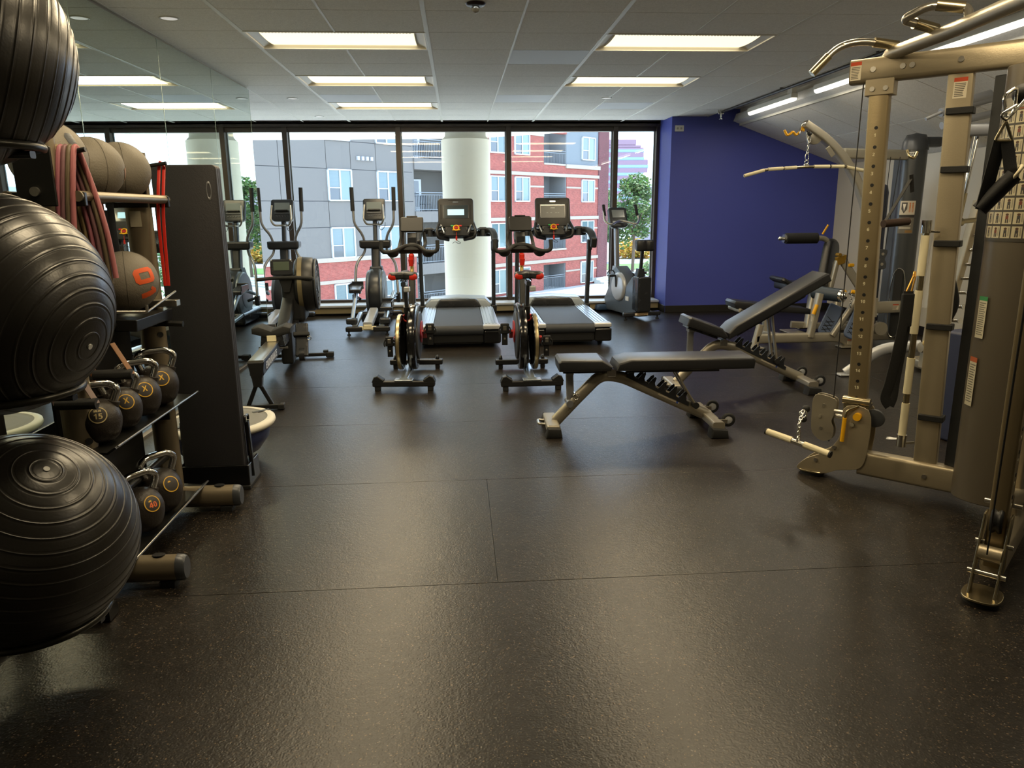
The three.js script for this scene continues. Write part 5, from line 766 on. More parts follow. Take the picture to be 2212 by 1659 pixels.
// resistance tubes over the near peg, flat bands over the far peg
{
  const c = ['#6f6049', '#776645', '#8f5560', '#6d4c50', '#5f5340', '#9c5f62'];
  const lab = ['tan resistance tube on the near peg, leftmost', 'tan resistance tube on the near peg beside the pink one', 'pink resistance tube on the near peg, in front', 'mauve resistance tube at the back of the near peg', 'brown resistance tube in the near bundle', 'rose resistance tube on the near peg, rightmost'];
  for (let i = 0; i < 6; i++) {
    const a = -1.415 + i * 0.0165, s = 0.012 + i * 0.003, z0 = -2.81, b = 0.03 + 0.008 * i;
    solo('resistance_tube', lab[i], 'resistance band', hose([[a - 0.03, 1.04 - i * 0.02, z0 + 0.05], [a - 0.025, 1.35, z0 + 0.045], [a - 0.005, 1.6, z0 + 0.03], [a, 1.685, z0], [a + 0.012, 1.6, z0 - 0.035], [a + 0.026 + b * 0.3, 1.4, z0 - 0.045], [a + 0.03 + b * 0.4, 1.12 + i * 0.02, z0 - 0.05]], 0.0095, 40, { n: 10 }), mat(c[i], 0.5), { group: 'resistance tubes on the near peg' });
  }
  const strip = (pts, w, th) => sweep(rect2(w, th, 0.0006), smooth(pts, 30), { up: [0, 0, 1] });
  solo('flat_band', 'bright red flat band hanging from the far peg', 'resistance band', [strip([[-1.352, 1.66, -3.6], [-1.352, 1.45, -3.53], [-1.347, 1.13, -3.5]], 0.014, 0.003), strip([[-1.33, 1.66, -3.6], [-1.33, 1.45, -3.53], [-1.332, 1.13, -3.5]], 0.014, 0.003), hose([[-1.352, 1.66, -3.6], [-1.345, 1.682, -3.6], [-1.33, 1.66, -3.6]], 0.006, 10)], M.redBright, { group: 'flat bands on the rack' });
  solo('flat_band', 'orange flat band hanging behind the ball with the 10', 'resistance band', [strip([[-1.545, 1.5, -3.42], [-1.542, 1.3, -3.42], [-1.535, 1.1, -3.42]], 0.016, 0.003)], mat('#a5562c', 0.6), { group: 'flat bands on the rack' });
  solo('flat_band', 'dark grey flat band next to the orange one', 'resistance band', [strip([[-1.515, 1.5, -3.43], [-1.512, 1.3, -3.43], [-1.5, 1.1, -3.43]], 0.03, 0.003)], mat('#3c4048', 0.6), { group: 'flat bands on the rack' });
  // foam handles with webbing
  const hd = (label, x, y, z, turn, col) => { const t = thing('tube_handle', label, 'exercise handle', [x, y, z], turn, 'foam handles on the rack'); part('foam_grip', rod([-0.07, 0, 0], [0.07, 0, 0], 0.021), M.rubber, t); part('webbing', [bar([-0.07, 0, 0], [-0.105, 0.11, -0.03], 0.026, 0.003, 0.001), bar([0.07, 0, 0], [0.0, 0.12, -0.03], 0.026, 0.003, 0.001)], mat(col, 0.6), t); return t; };
  hd('black foam handle with brown webbing above the upper tray', -1.36, 0.84, -2.92, 0.1, '#7a5330'); hd('black foam handle with grey webbing lying by the 15 kettlebell', -1.42, 0.77, -2.74, 0.05, '#6d5c58');
}
// hanging mats in their black stand, balance trainer behind
{
  const t = thing('mat_stand', 'black floor stand that holds the exercise mats', 'mat stand', [-1.34, 0, -3.92]);
  part('tray', [box(0.35, 0.02, 0.2, 0.01, 0.03, -0.03), box(0.36, 0.12, 0.014, 0.005, 0.075, 0.075, { r: 0.005 }), box(0.014, 0.12, 0.2, 0.18, 0.075, -0.02), box(0.014, 0.12, 0.2, -0.17, 0.075, -0.02)], M.blackGloss, t);
  part('side_post', [bar([0.185, 0.05, 0.0], [0.175, 0.36, 0.0], 0.022, 0.03), pipe([[0.175, 0.36, 0.03], [0.175, 0.39, 0.03], [0.175, 0.39, -0.03], [0.175, 0.36, -0.03]], 0.007, 0.02), bar([-0.165, 0.05, 0.0], [-0.165, 0.36, 0.0], 0.022, 0.03)], M.blackGloss, t); part('foot', [box(0.06, 0.022, 0.22, 0.16, 0.01, -0.02), box(0.06, 0.022, 0.22, -0.15, 0.01, -0.02)], M.rubber, t);
  const mats = [['thick dark exercise mat hanging in front beside the rack', 0], ['second dark exercise mat behind the front one', -0.032], ['third dark exercise mat against the stand back', -0.064]];
  mats.forEach(([l, dz], i) => { const m = thing('exercise_mat', l, 'exercise mat', [-1.335, 0.06, -3.865 + dz], 0, 'exercise mats in the stand'); part('mat_sheet', ext(rshape(0.315 - i * 0.004, 1.62, [0.03, 0.03, 0.025, 0.02]), 0.026, 0, 0.815, 0, { b: 0.007, bs: 2 }), mat('#26262b', 0.55, 0, { bumpMap: fine, bumpScale: 0.0007 }), m); if (!i) part('grommet', [mv(new THREE.TorusGeometry(0.018, 0.004, 8, 20).scale(0.6, 2.2, 1), 0.115, 1.5, 0.0135)], M.steelgrey, m); });
  const b = thing('balance_trainer', 'white rimmed half ball balance trainer resting dome down behind the mats', 'balance trainer', [-1.44, 0, -4.32]);
  part('dome', disc([[0, 0.004], [0.12, 0.02], [0.22, 0.075], [0.275, 0.15], [0.285, 0.21], [0.27, 0.235]], 0, 0, 0, { seg: 40 }), mat('#1f2a55', 0.4), b, { label: 'dark blue rubber dome' });
  part('platform', disc([[0.25, 0.215], [0.31, 0.225], [0.318, 0.24], [0.315, 0.258], [0.29, 0.264], [0.272, 0.262]], 0, 0, 0, { seg: 48 }), mat('#c9c6bb', 0.5), b, { label: 'white platform rim' });
  part('platform_pad', disc([[0.272, 0.262], [0.262, 0.258], [0.24, 0.258], [0.232, 0.262], [0.2, 0.262], [0.192, 0.258], [0, 0.258]], 0, 0, 0, { seg: 48 }), mat('#6f6e6a', 0.55), b); part('rim_slot', [box(0.11, 0.006, 0.03, 0.2, 0.262, -0.17, { ry: 0.7 }), box(0.11, 0.006, 0.03, -0.2, 0.262, 0.17, { ry: 0.7 })], M.black, b);
}
// ---------- dual pulley trainer on the right ----------
M.gold = mat('#9c8d6e', 0.33, 0.72, { bumpMap: fine, bumpScale: 0.0003 }); M.arm = mat('#a29780', 0.38, 0.55, { bumpMap: fine, bumpScale: 0.0003 }); M.shroudSkin = mat('#5f584c', 0.34, 0.25); M.nickel = mat('#a89d80', 0.25, 0.95);
const warn = (w, h) => mat('#ffffff', 0.6, 0, { map: print(w, h, (c, W, H) => { c.fillStyle = '#cfc6b0'; c.fillRect(0, 0, W, H); c.fillStyle = '#b8431e'; c.fillRect(0, 0, W, H * 0.2); c.fillStyle = '#4a463e'; for (let y = 0.28; y < 0.94; y += 0.085) c.fillRect(W * 0.1, H * y, W * (0.6 + 0.2 * Math.abs(Math.sin(y * 40))), H * 0.035); }, 128) });
const decal = (w, h, x, y, z, m, parent, o = {}) => part('sticker', mv(new THREE.PlaneGeometry(w, h), x, y, z, o), m, parent, { uv: true });
const TR = thing('pulley_trainer', 'champagne dual pulley trainer with pull-up bar and weight shroud', 'cable machine', [2.55, 0, -3.075]);
{
  const arm = (sg) => { // far arm sg = 1, near arm sg = -1; local x along the arm away from the foot, z to the outer side
    const g = new THREE.Matrix4().makeRotationY(sg * R(-43.8)); const F = sg > 0 ? V(1.955, 0, -3.79) : V(1.935, 0, -2.385);
    g.setPosition(F.x - 2.55, 0, F.z + 3.075); return (q) => (Array.isArray(q) ? q : [q]).map((k) => { k = flat(k); k.applyMatrix4(g); return k; });
  };
  for (const sg of [1, -1]) {
    const A = arm(sg), P = (n, gs, m, o) => part(n, A(gs), m, TR, o), cx = sg > 0 ? 0.21 : 0.15, lean = 0.036;
    P('foot_plate', [ext(smoothOutline([[-0.1, -0.05], [-0.06, -0.085], [0.07, -0.085], [0.11, -0.05], [0.11, 0.05], [0.07, 0.085], [-0.06, 0.085], [-0.1, 0.05]].map(([a, b]) => [a * 0.7, b * 0.72]), 32), 0.01, 0, 0.026, 0, { rx: Math.PI / 2, b: 0.002 })], M.nickel); P('foot_rubber', [cyl(0.062, 0.02, 0, 0.01, 0, { seg: 28 })], M.rubber);
    if (sg > 0) P('gusset_plate', [-0.05, 0.05].map((z) => ext(smoothOutline([[-0.07, 0.03], [-0.03, 0.09], [0.08, 0.16], [0.14, 0.25], [0.155, 0.42], [0.27, 0.42], [0.285, 0.2], [0.26, 0.1], [0.14, 0.06], [0.08, 0.03]], 44), 0.007, 0, 0, z, { b: 0.0015 })), M.arm);
    else P('gusset_plate', [-0.042, 0.042].map((z) => ext([[-0.03, 0.03], [0.025, 0.03], [cx + 0.02, 0.28], [cx + 0.01, 0.31], [cx - 0.05, 0.31], [cx - 0.06, 0.28]], 0.008, 0, 0, z, { b: 0.002 })), M.nickel);
    P('plate_bolt', [[0.03, 0.1], [0.12, 0.19], [0.2, 0.33]].map(([x, y]) => cyl(0.011, 0.125, x, y, 0, { rx: Math.PI / 2, seg: 8 })), M.brushed);
    const top = sg > 0 ? 2.02 : 2.02;
    P('column', bar([cx, 0.1, 0], [cx - lean * 1.35, top, 0], 0.062, 0.092, 0.008, { up: [1, 0, 0], fixed: true }), M.gold, { label: 'brushed gold column with numbered holes' });
    const ny = 19; const cxAt = (y) => cx - lean * 1.35 * (y - 0.1) / (top - 0.1);
    for (let i = 0; i < ny; i++) { const y = 1.83 - i * 0.0905; if (y < 0.3) break; P('column_hole', cyl(0.0085, 0.006, cxAt(y), y, 0.0295, { rx: Math.PI / 2, seg: 14 }), M.black); P('hole_numeral', [...numGeo(String(i + 1), 0.022, cxAt(y) - 0.002, y - 0.042, 0.0313)], M.cream); }
    P('column_cap', box(0.13, 0.08, 0.075, cx - lean * 1.3, top + 0.0, 0), M.arm); P('cap_bolt', [-0.03, 0.03].map((k) => cyl(0.012, 0.09, cx - lean * 1.3 + k, top - 0.01, 0, { rx: Math.PI / 2, seg: 8 })), M.brushed);
    P('base_tube', [bar([sg > 0 ? 0.24 : cx, 0.12, 0], [1.0, 0.12, 0], 0.085, 0.13, 0.02)], M.arm); P('tube_bolt', [cyl(0.012, 0.1, 0.56, 0.12, 0, { rx: Math.PI / 2, seg: 8 }), cyl(0.012, 0.1, 0.95, 0.1, 0, { rx: Math.PI / 2, seg: 8 })], M.brushed);
    P('top_beam', [bar([0.02, 2.1, 0], [1.02, 2.1, 0], 0.08, 0.115, 0.022)], M.arm); P('beam_bolt', [0.13, 0.26, 0.3, 0.5, 0.88].map((x) => cyl(0.013, 0.094, x, 2.1, 0, { rx: Math.PI / 2, seg: 8 })), M.brushed);
    P('mid_upright', [bar([0.55, 0.16, -0.01], [0.55 - 0.05, 2.06, -0.01], 0.055, 0.105, 0.008, { up: [1, 0, 0], fixed: true })], M.arm);
    P('rack_clip', [0.42, 0.88, 1.28, 1.62, 1.88].map((y) => box(0.112, 0.03, 0.07, 0.56 - 0.026 * (y - 0.16), y, 0.0, { r: 0.004 })), M.rubber);
    // pulley trolley
    const ty = sg > 0 ? 0.36 : 1.9, tx = cxAt(ty);
    P('trolley_sleeve', [box(0.125, 0.17, 0.085, tx, ty, 0, { r: 0.006 })], M.nickel); P('trolley_roller_cover', [cyl(0.022, 0.135, tx, ty + 0.095, 0.03, { rz: Math.PI / 2 })], M.nickel); P('trolley_pulley', [disc([[0, 0.014], [0.045, 0.014], [0.05, 0], [0.045, -0.014], [0, -0.014]], tx + 0.09, ty + 0.01, 0, { rx: Math.PI / 2 })], M.graphite);
    P('pull_pin', [cyl(0.02, 0.04, tx + 0.02, ty + 0.02, 0.06, { rx: Math.PI / 2 })], M.yellow, { label: 'yellow pull pin knob' }); P('lever', [pipe([[tx + 0.02, ty + 0.075, 0.05], [tx - 0.035, ty + 0.045, 0.07], [tx - 0.04, ty + 0.0, 0.072]], 0.0065, 0.02)], M.nickel); P('lever_sleeve', rod([tx - 0.04, ty + 0.005, 0.072], [tx - 0.043, ty - 0.125, 0.074], 0.0105), M.yellow, { label: 'yellow lever sleeve' });
    P('swivel_plate', [0.02, -0.02].map((z) => ext(smoothOutline([[-0.05, 0.115], [0.03, 0.115], [0.06, 0.1], [0.06, 0.03], [0.045, -0.02], [0.06, -0.06], [0.05, -0.12], [0, -0.135], [-0.05, -0.1], [-0.062, 0.0]], 40), 0.005, tx - 0.165, ty - 0.02, z, { b: 0.001 })), M.silver); P('swivel_wheel', [disc([[0, 0.012], [0.04, 0.012], [0.046, 0], [0.04, -0.012], [0, -0.012]], tx - 0.16, ty + 0.045, 0, { rx: Math.PI / 2 }), disc([[0, 0.012], [0.04, 0.012], [0.046, 0], [0.04, -0.012], [0, -0.012]], tx - 0.16, ty - 0.085, 0, { rx: Math.PI / 2 })], M.black); P('swivel_bolt', [[0.05, 0.045], [-0.0, -0.02], [0.03, -0.085]].map(([a, b]) => cyl(0.009, 0.056, tx - 0.18 + a * 0.3, ty + b, 0, { rx: Math.PI / 2, seg: 10 })), M.brushed); P('swivel_pivot', [rod([tx - 0.11, ty + 0.02, 0.02], [tx - 0.05, ty + 0.02, 0.02], 0.012), rod([tx - 0.11, ty - 0.01, 0.0], [tx - 0.05, ty - 0.01, 0.0], 0.012)], M.brushed);
    P('cable', [rod([tx - 0.125, sg > 0 ? ty + 0.08 : 0.25, 0], [cx - 0.13, 2.05, 0], 0.003, { n: 6 }), rod([tx - 0.13, 0.2, 0], [tx - 0.125, ty - 0.1, 0], 0.003, { n: 6 })], M.cable, { each: true });
    if (sg > 0) decal(0.05, 0.085, 0, 0, 0, warn(0.05, 0.085), TR).geometry.applyMatrix4(new THREE.Matrix4().makeTranslation(0.05, 2.1, 0.0412)).applyMatrix4(new THREE.Matrix4().makeRotationY(R(-43.8)).setPosition(1.955 - 2.55, 0, -3.79 + 3.075));
    if (sg > 0) { decal(0.055, 0.09, 0, 0, 0, warn(0.055, 0.09), TR).geometry.applyMatrix4(new THREE.Matrix4().makeTranslation(0.505, 1.98, 0.0185)).applyMatrix4(new THREE.Matrix4().makeRotationY(R(-43.8)).setPosition(1.955 - 2.55, 0, -3.79 + 3.075)); }
    if (sg < 0) { P('base_pulley', [disc([[0, 0.02], [0.05, 0.02], [0.055, 0.01], [0.045, 0], [0.055, -0.01], [0.05, -0.02], [0, -0.02]], cx - 0.03, 0.29, 0, { rx: Math.PI / 2 })], M.black); P('fork_spacer', [cyl(0.03, 0.076, 0.06, 0.17, 0, { rx: Math.PI / 2 })], M.arm); P('brace_tube', [bar([cx + 0.02, 0.36, 0], [0.75, 0.2, 0], 0.07, 0.07, 0.02)], M.arm); }
  }
  function numGeo(s, h, x, y, z) { return [new TextGeometry(s, { font: FONT, size: h * 0.72, depth: 0.0006, curveSegments: 3, bevelEnabled: false }).translate(x - s.length * h * 0.29, y, z)]; }
  // pull-up bar between the two beams, with grips
  const L = (p) => [p[0] - 2.55, p[1], p[2] + 3.075];
  part('pull_up_bar', [sweep(ring2(0.031, 16), path([[2.14, 2.07, -3.7], [2.085, 2.165, -3.68], [2.1, 2.175, -3.2], [2.05, 2.175, -2.75], [2.02, 2.165, -2.45], [2.06, 2.07, -2.43]].map(L), [0.05, 0.1, 0.1, 0.05]))], M.silver, TR);
  part('angled_grip', [sweep(ring2(0.0165, 12), path([[2.1, 2.195, -3.62], [1.93, 2.22, -3.64], [1.83, 2.2, -3.66], [1.72, 2.08, -3.68]].map(L), 0.07))], M.brushed, TR); part('knurled_sleeve', [rod(L([2.1, 2.197, -3.62]), L([1.99, 2.213, -3.633]), 0.022), rod(L([1.79, 2.158, -3.667]), L([1.72, 2.08, -3.68]), 0.02)], M.nickel, TR, { each: true });
  part('parallel_grip', [sweep(ring2(0.0175, 12), path([[2.12, 2.2, -3.33], [1.93, 2.235, -3.31], [2.0, 2.275, -3.24], [2.12, 2.25, -3.16], [2.1, 2.2, -3.12]].map(L), 0.03))], M.brushed, TR); part('knurled_sleeve', [rod(L([2.1, 2.204, -3.33]), L([1.99, 2.224, -3.317]), 0.023), rod(L([2.02, 2.272, -3.22]), L([2.11, 2.252, -3.17]), 0.023)], M.nickel, TR, { each: true });
  // weight shroud with exercise chart
  const sh = (x, z, turn) => {
    const pts = [[-0.14, -0.1], ...Array.from({ length: 15 }, (_, i) => { const a = Math.PI - i / 14 * Math.PI; return [0.14 * Math.cos(a), 0.02 + 0.1 * Math.sin(a)]; }), [0.14, -0.1]];
    const g = ext(pts, 1.95, 0, 0, 0, { rx: -Math.PI / 2, b: 0.003 }); mv(g, 0, 1.06, 0); g.rotateY(turn); g.translate(x, 0, z); return g;
  };
  const sx = -0.055, sz = -0.075, turn = R(-57);
  part('weight_shroud', sh(sx, sz, turn + Math.PI), M.shroudSkin, TR, { label: 'dark curved weight stack shroud' });
  { // chart sheet on the curved front
    const W = 0.27, Hh = 0.6, g = new THREE.PlaneGeometry(1, Hh, 20, 1), p = g.attributes.position; for (let i = 0; i < p.count; i++) { const a = Math.PI - (p.getX(i) + 0.5) * Math.PI; p.setXYZ(i, 0.142 * Math.cos(a), p.getY(i), 0.02 + 0.102 * Math.sin(a)); } g.computeVertexNormals();
    const m = mat('#ffffff', 0.4, 0, { map: print(0.36, 0.6, (c, w, h) => { c.fillStyle = '#3f3c36'; c.fillRect(0, 0, w, h); c.fillStyle = '#8d8878'; c.fillRect(0, 0, w, h * 0.07); c.fillStyle = '#8a4a28'; c.fillRect(w * 0.3, h * 0.075, w * 0.7, h * 0.008); for (let j = 0; j < 9; j++) { const y = h * (0.09 + j * 0.1); c.fillStyle = '#97907f'; for (let k = 0; k < 3; k++) c.fillRect(w * (0.02 + k * 0.05), y, w * 0.035, h * 0.08); for (let k = 0; k < 8; k++) { const x = w * (0.18 + k * 0.102); c.fillStyle = '#b3ab90'; c.fillRect(x, y, w * 0.09, h * 0.085); const m = x + w * 0.045; c.fillStyle = '#4a3428'; c.beginPath(); c.arc(m, y + h * 0.018, h * 0.009, 0, 7); c.fill(); c.fillStyle = (j + k) % 3 ? '#3c3a3a' : '#6b3a30'; c.fillRect(m - w * 0.014, y + h * 0.027, w * 0.028, h * 0.024); c.fillStyle = '#33302e'; c.fillRect(m - w * 0.014, y + h * 0.051, w * 0.011, h * 0.026); c.fillRect(m + w * 0.004, y + h * 0.051, w * 0.011, h * 0.026); c.fillStyle = '#8d8672'; c.fillRect(x + w * 0.07, y + h * 0.01, w * 0.012, h * 0.06); } } }, 768) });
    g.rotateY(turn); g.translate(sx, 1.6, sz); part('exercise_chart', g, m, TR, { uv: true, label: 'exercise chart printed on the shroud' });
    const st = (y0, hgt, ang, top) => { const q = new THREE.PlaneGeometry(0.055, hgt); q.rotateY(ang); const a = Math.PI / 2 - ang; q.translate(0.1435 * Math.cos(a), 0, 0.02 + 0.1035 * Math.sin(a)); q.rotateY(turn); q.translate(sx, y0, sz); part('sticker', q, mat('#ffffff', 0.5, 0, { map: print(0.055, hgt, (c, w, h) => { c.fillStyle = '#b9b39c'; c.fillRect(0, 0, w, h); c.fillStyle = top; c.fillRect(0, 0, w, h * 0.1); c.fillStyle = '#55524a'; for (let y = 0.15; y < 0.95; y += 0.05) c.fillRect(w * 0.1, h * y, w * (0.5 + 0.3 * Math.abs(Math.sin(y * 30))), h * 0.018); }, 256) }), TR, { uv: true }); };
    st(0.96, 0.19, -0.62, '#2f7d45'); st(0.66, 0.23, -0.7, '#a8552e');
  }
  part('shroud_back_panel', [box(0.012, 1.9, 0.16, -0.1, 1.07, -0.21, { ry: R(20) })], M.black, TR);
  part('second_shroud', [box(0.22, 1.95, 0.3, 0.28, 1.06, 0.1, { r: 0.03 })], M.black, TR);
  // open stack seen past the near column
  for (let i = 0; i < 18; i++) { part('weight_plate', box(0.1, 0.026, 0.2, 0.12, 0.2 + i * 0.03, 0.27, { r: 0.004 }), M.rubber, TR); part('weight_tag', box(0.03, 0.018, 0.002, 0.095, 0.2 + i * 0.03, 0.371, { r: 0 }), M.yellow, TR); }
  part('selector_pin', [cyl(0.02, 0.04, 0.1, 0.79, 0.38, { rx: Math.PI / 2 })], M.redBright, TR); part('guide_rod', [rod([0.09, 0.15, 0.27], [0.09, 2.0, 0.27], 0.011), rod([0.16, 0.15, 0.27], [0.16, 2.0, 0.27], 0.011)], M.chrome, TR); part('stack_base', box(0.2, 0.1, 0.3, 0.12, 0.1, 0.27), M.arm, TR);
}
// attachments
function chainAt(pts, r, m, parent, link = 0.026) { const c = new THREE.CatmullRomCurve3(pts.map((p) => V(...p))), n = Math.max(2, Math.round(c.getLength() / (link * 0.75))); for (let i = 0; i < n; i++) { const p = c.getPointAt((i + 0.5) / n), t = c.getTangentAt((i + 0.5) / n), g = new THREE.TorusGeometry(link * 0.32, r, 6, 12).scale(0.8, 1.55, 1); if (i % 2) g.rotateY(Math.PI / 2); g.applyQuaternion(new THREE.Quaternion().setFromUnitVectors(V(0, 1, 0), t)); part('chain_link', g.translate(p.x, p.y, p.z), m, parent); } }
{
  const t = thing('straight_bar_attachment', 'short chrome bar hanging by a chain from the low pulley', 'cable bar', [1.76, 0, -3.55]);
  const a = [-0.13, 0.285, -0.13], b = [0.075, 0.245, 0.15]; part('bar_shaft', rod(a, b, 0.0145), M.brushed, t); part('bar_grip', [rod(a, [-0.045, 0.27, -0.014], 0.0175), rod([-0.005, 0.262, 0.04], b, 0.0175)], M.cream, t); part('bar_end', [rod([-0.135, 0.286, -0.137], a, 0.018), rod(b, [0.08, 0.244, 0.157], 0.018)], M.rubber, t); part('bar_eye', tor(0.016, 0.005, -0.025, 0.285, 0.012, { ry: 0.8 }), M.chrome, t);
  chainAt([[-0.025, 0.3, 0.012], [-0.02, 0.36, 0.0], [0.02, 0.42, -0.05]], 0.0036, M.chrome, t, 0.03); part('snap_hook', [tor(0.02, 0.004, 0.02, 0.4, -0.05, { seg: 18 })], M.chrome, t); part('rubber_stop', [ball(0.02, 0.05, 0.42, -0.08), ball(0.018, 0.03, 0.37, -0.06)], M.rubber, t);
}
{
  const t = thing('hand_strap', 'black single hand grip hanging from the high pulley at the right edge', 'cable handle', [1.8, 0, -2.42]);
  part('d_ring', [pipe([[0, 1.72, 0], [0.03, 1.66, 0], [-0.03, 1.66, 0], [0, 1.72, 0]], 0.005, 0.01)], M.nickel, t); part('strap', [bar([0.012, 1.66, 0.0], [0.03, 1.52, 0.03], 0.045, 0.004, 0.001), bar([-0.012, 1.66, 0.0], [-0.045, 1.44, 0.0], 0.045, 0.004, 0.001)], M.rubber, t);
  part('foam_grip', rod([-0.045, 1.44, -0.01], [0.03, 1.55, 0.03], 0.026, { n: 18 }), M.rubber, t); part('grip_ring', [tor(0.026, 0.006, 0.034, 1.556, 0.033, { ry: 0.9, rx: 0.9 })], M.cream, t);
  part('carabiner', [pipe([[0, 1.73, 0], [-0.02, 1.8, 0], [0.03, 1.83, -0.01], [0.025, 1.75, 0], [0, 1.73, 0]], 0.006, 0.02), pipe([[0.02, 1.77, 0.01], [-0.03, 1.74, 0.01], [-0.01, 1.72, 0.01], [0.05, 1.79, 0.01]], 0.005, 0.015)], M.chrome, t); part('rubber_stop', [ball(0.032, 0.06, 1.81, -0.02)], M.rubber, t);
}
{ // accessories kept on the middle upright
  const b = thing('long_lat_bar', 'long cream sleeved cable bar standing in clips on the trainer upright', 'cable bar', [2.205, 0, -3.4]);
  part('bar_shaft', rod([0, 0.29, 0], [0.003, 1.36, 0], 0.0145), M.nickel, b); part('bar_sleeve', [[0.31, 0.5], [0.55, 0.73], [0.85, 1.06], [1.13, 1.32]].map(([p, q]) => rod([0.0, p, 0], [0.001, q, 0], 0.0185)), M.cream, b, { each: true }); part('bar_cap', [cyl(0.022, 0.06, 0, 1.36, 0), cyl(0.022, 0.05, 0, 0.3, 0), cyl(0.024, 0.012, 0, 0.33, 0)], M.chrome, b); part('clip', [rod([0, 1.34, 0], [0.08, 1.335, -0.02], 0.006), rod([0, 0.29, 0], [0.08, 0.285, -0.02], 0.006)], M.brushed, b);
  const s = thing('ab_strap', 'pair of long black straps hanging from a gold hook', 'strap', [2.125, 0, -3.37]);
  part('hook_wire', [pipe([[0.0, 1.06, 0], [0.025, 1.13, 0], [0.04, 1.15, -0.02]], 0.0045, 0.01), pipe([[0.025, 1.06, 0], [0.035, 1.13, 0], [0.045, 1.15, -0.02]], 0.0045, 0.01)], mat('#c89a4a', 0.3, 0.8), s); part('strap_web', [sweep(rect2(0.05, 0.006, 0.002), smooth([[0.01, 1.06, 0], [-0.01, 0.85, 0.01], [-0.04, 0.62, 0.01], [-0.055, 0.54, 0.012], [-0.03, 0.5, 0.015]], 24), { up: [0, 0, 1] }), sweep(rect2(0.045, 0.006, 0.002), smooth([[0.02, 1.06, -0.012], [0.02, 0.85, -0.01], [-0.005, 0.62, 0.0], [-0.015, 0.54, 0.01], [-0.03, 0.5, 0.015]], 24), { up: [0, 0, 1] })], M.rubber, s); part('strap_cuff', box(0.06, 0.16, 0.02, 0.01, 0.97, 0, { r: 0.006 }), M.rubber, s);
  const r = thing('triceps_rope', 'cream rope hanging beside the black strap bundle', 'rope', [2.34, 0, -3.47]);
  part('rope_cord', hose([[0, 1.1, 0], [0.005, 0.98, 0], [-0.005, 0.88, 0.005], [-0.02, 0.8, 0.01]], 0.0125, 20, { n: 10 }), mat('#c0ac74', 0.9), r); part('rope_knot', [ball(0.02, -0.022, 0.79, 0.01), ball(0.017, 0, 1.1, 0)], mat('#c0ac74', 0.9), r); part('rope_ring', tor(0.022, 0.004, 0.01, 1.13, 0), M.chrome, r);
  const k = thing('strap_bundle', 'bundle of black ankle straps with buckles on the trainer hook', 'strap', [2.385, 0, -3.46]);
  part('bundle', [sweep(rect2(0.05, 0.03, 0.01), smooth([[0.0, 1.12, 0], [0.015, 1.04, 0], [0.02, 0.98, 0], [-0.005, 0.9, 0.0], [0.005, 0.82, 0], [0.02, 0.74, 0.0]], 20), { up: [0, 0, 1], scale: (q) => 0.5 + 1.3 * Math.sin(Math.PI * (0.15 + 0.8 * q)) })], M.rubber, k); part('buckle', [tor(0.02, 0.003, 0.0, 0.76, 0.02), tor(0.018, 0.003, -0.01, 1.13, 0.0)], M.chrome, k);
  const h = thing('foam_cuff_handle', 'brown foam handle on a black strap left of the trainer upright', 'cable handle', [2.07, 0, -3.45]);
  part('foam_grip', rod([-0.06, 1.375, 0.02], [0.08, 1.385, -0.01], 0.0185), mat('#33231c', 0.8), h); part('strap', [bar([-0.058, 1.375, 0.02], [0.07, 1.58, -0.01], 0.02, 0.003, 0.001), bar([0.07, 1.6, -0.01], [0.09, 1.52, -0.02], 0.02, 0.003, 0.001)], M.rubber, h); part('hook', [pipe([[0.03, 1.71, 0], [0.03, 1.68, 0.02], [0.05, 1.67, 0.03], [0.08, 1.7, 0]], 0.006, 0.01), pipe([[0.3, 1.71, 0], [0.3, 1.68, 0.02], [0.27, 1.67, 0.03], [0.24, 1.7, 0]], 0.006, 0.01)], M.nickel, h);
}
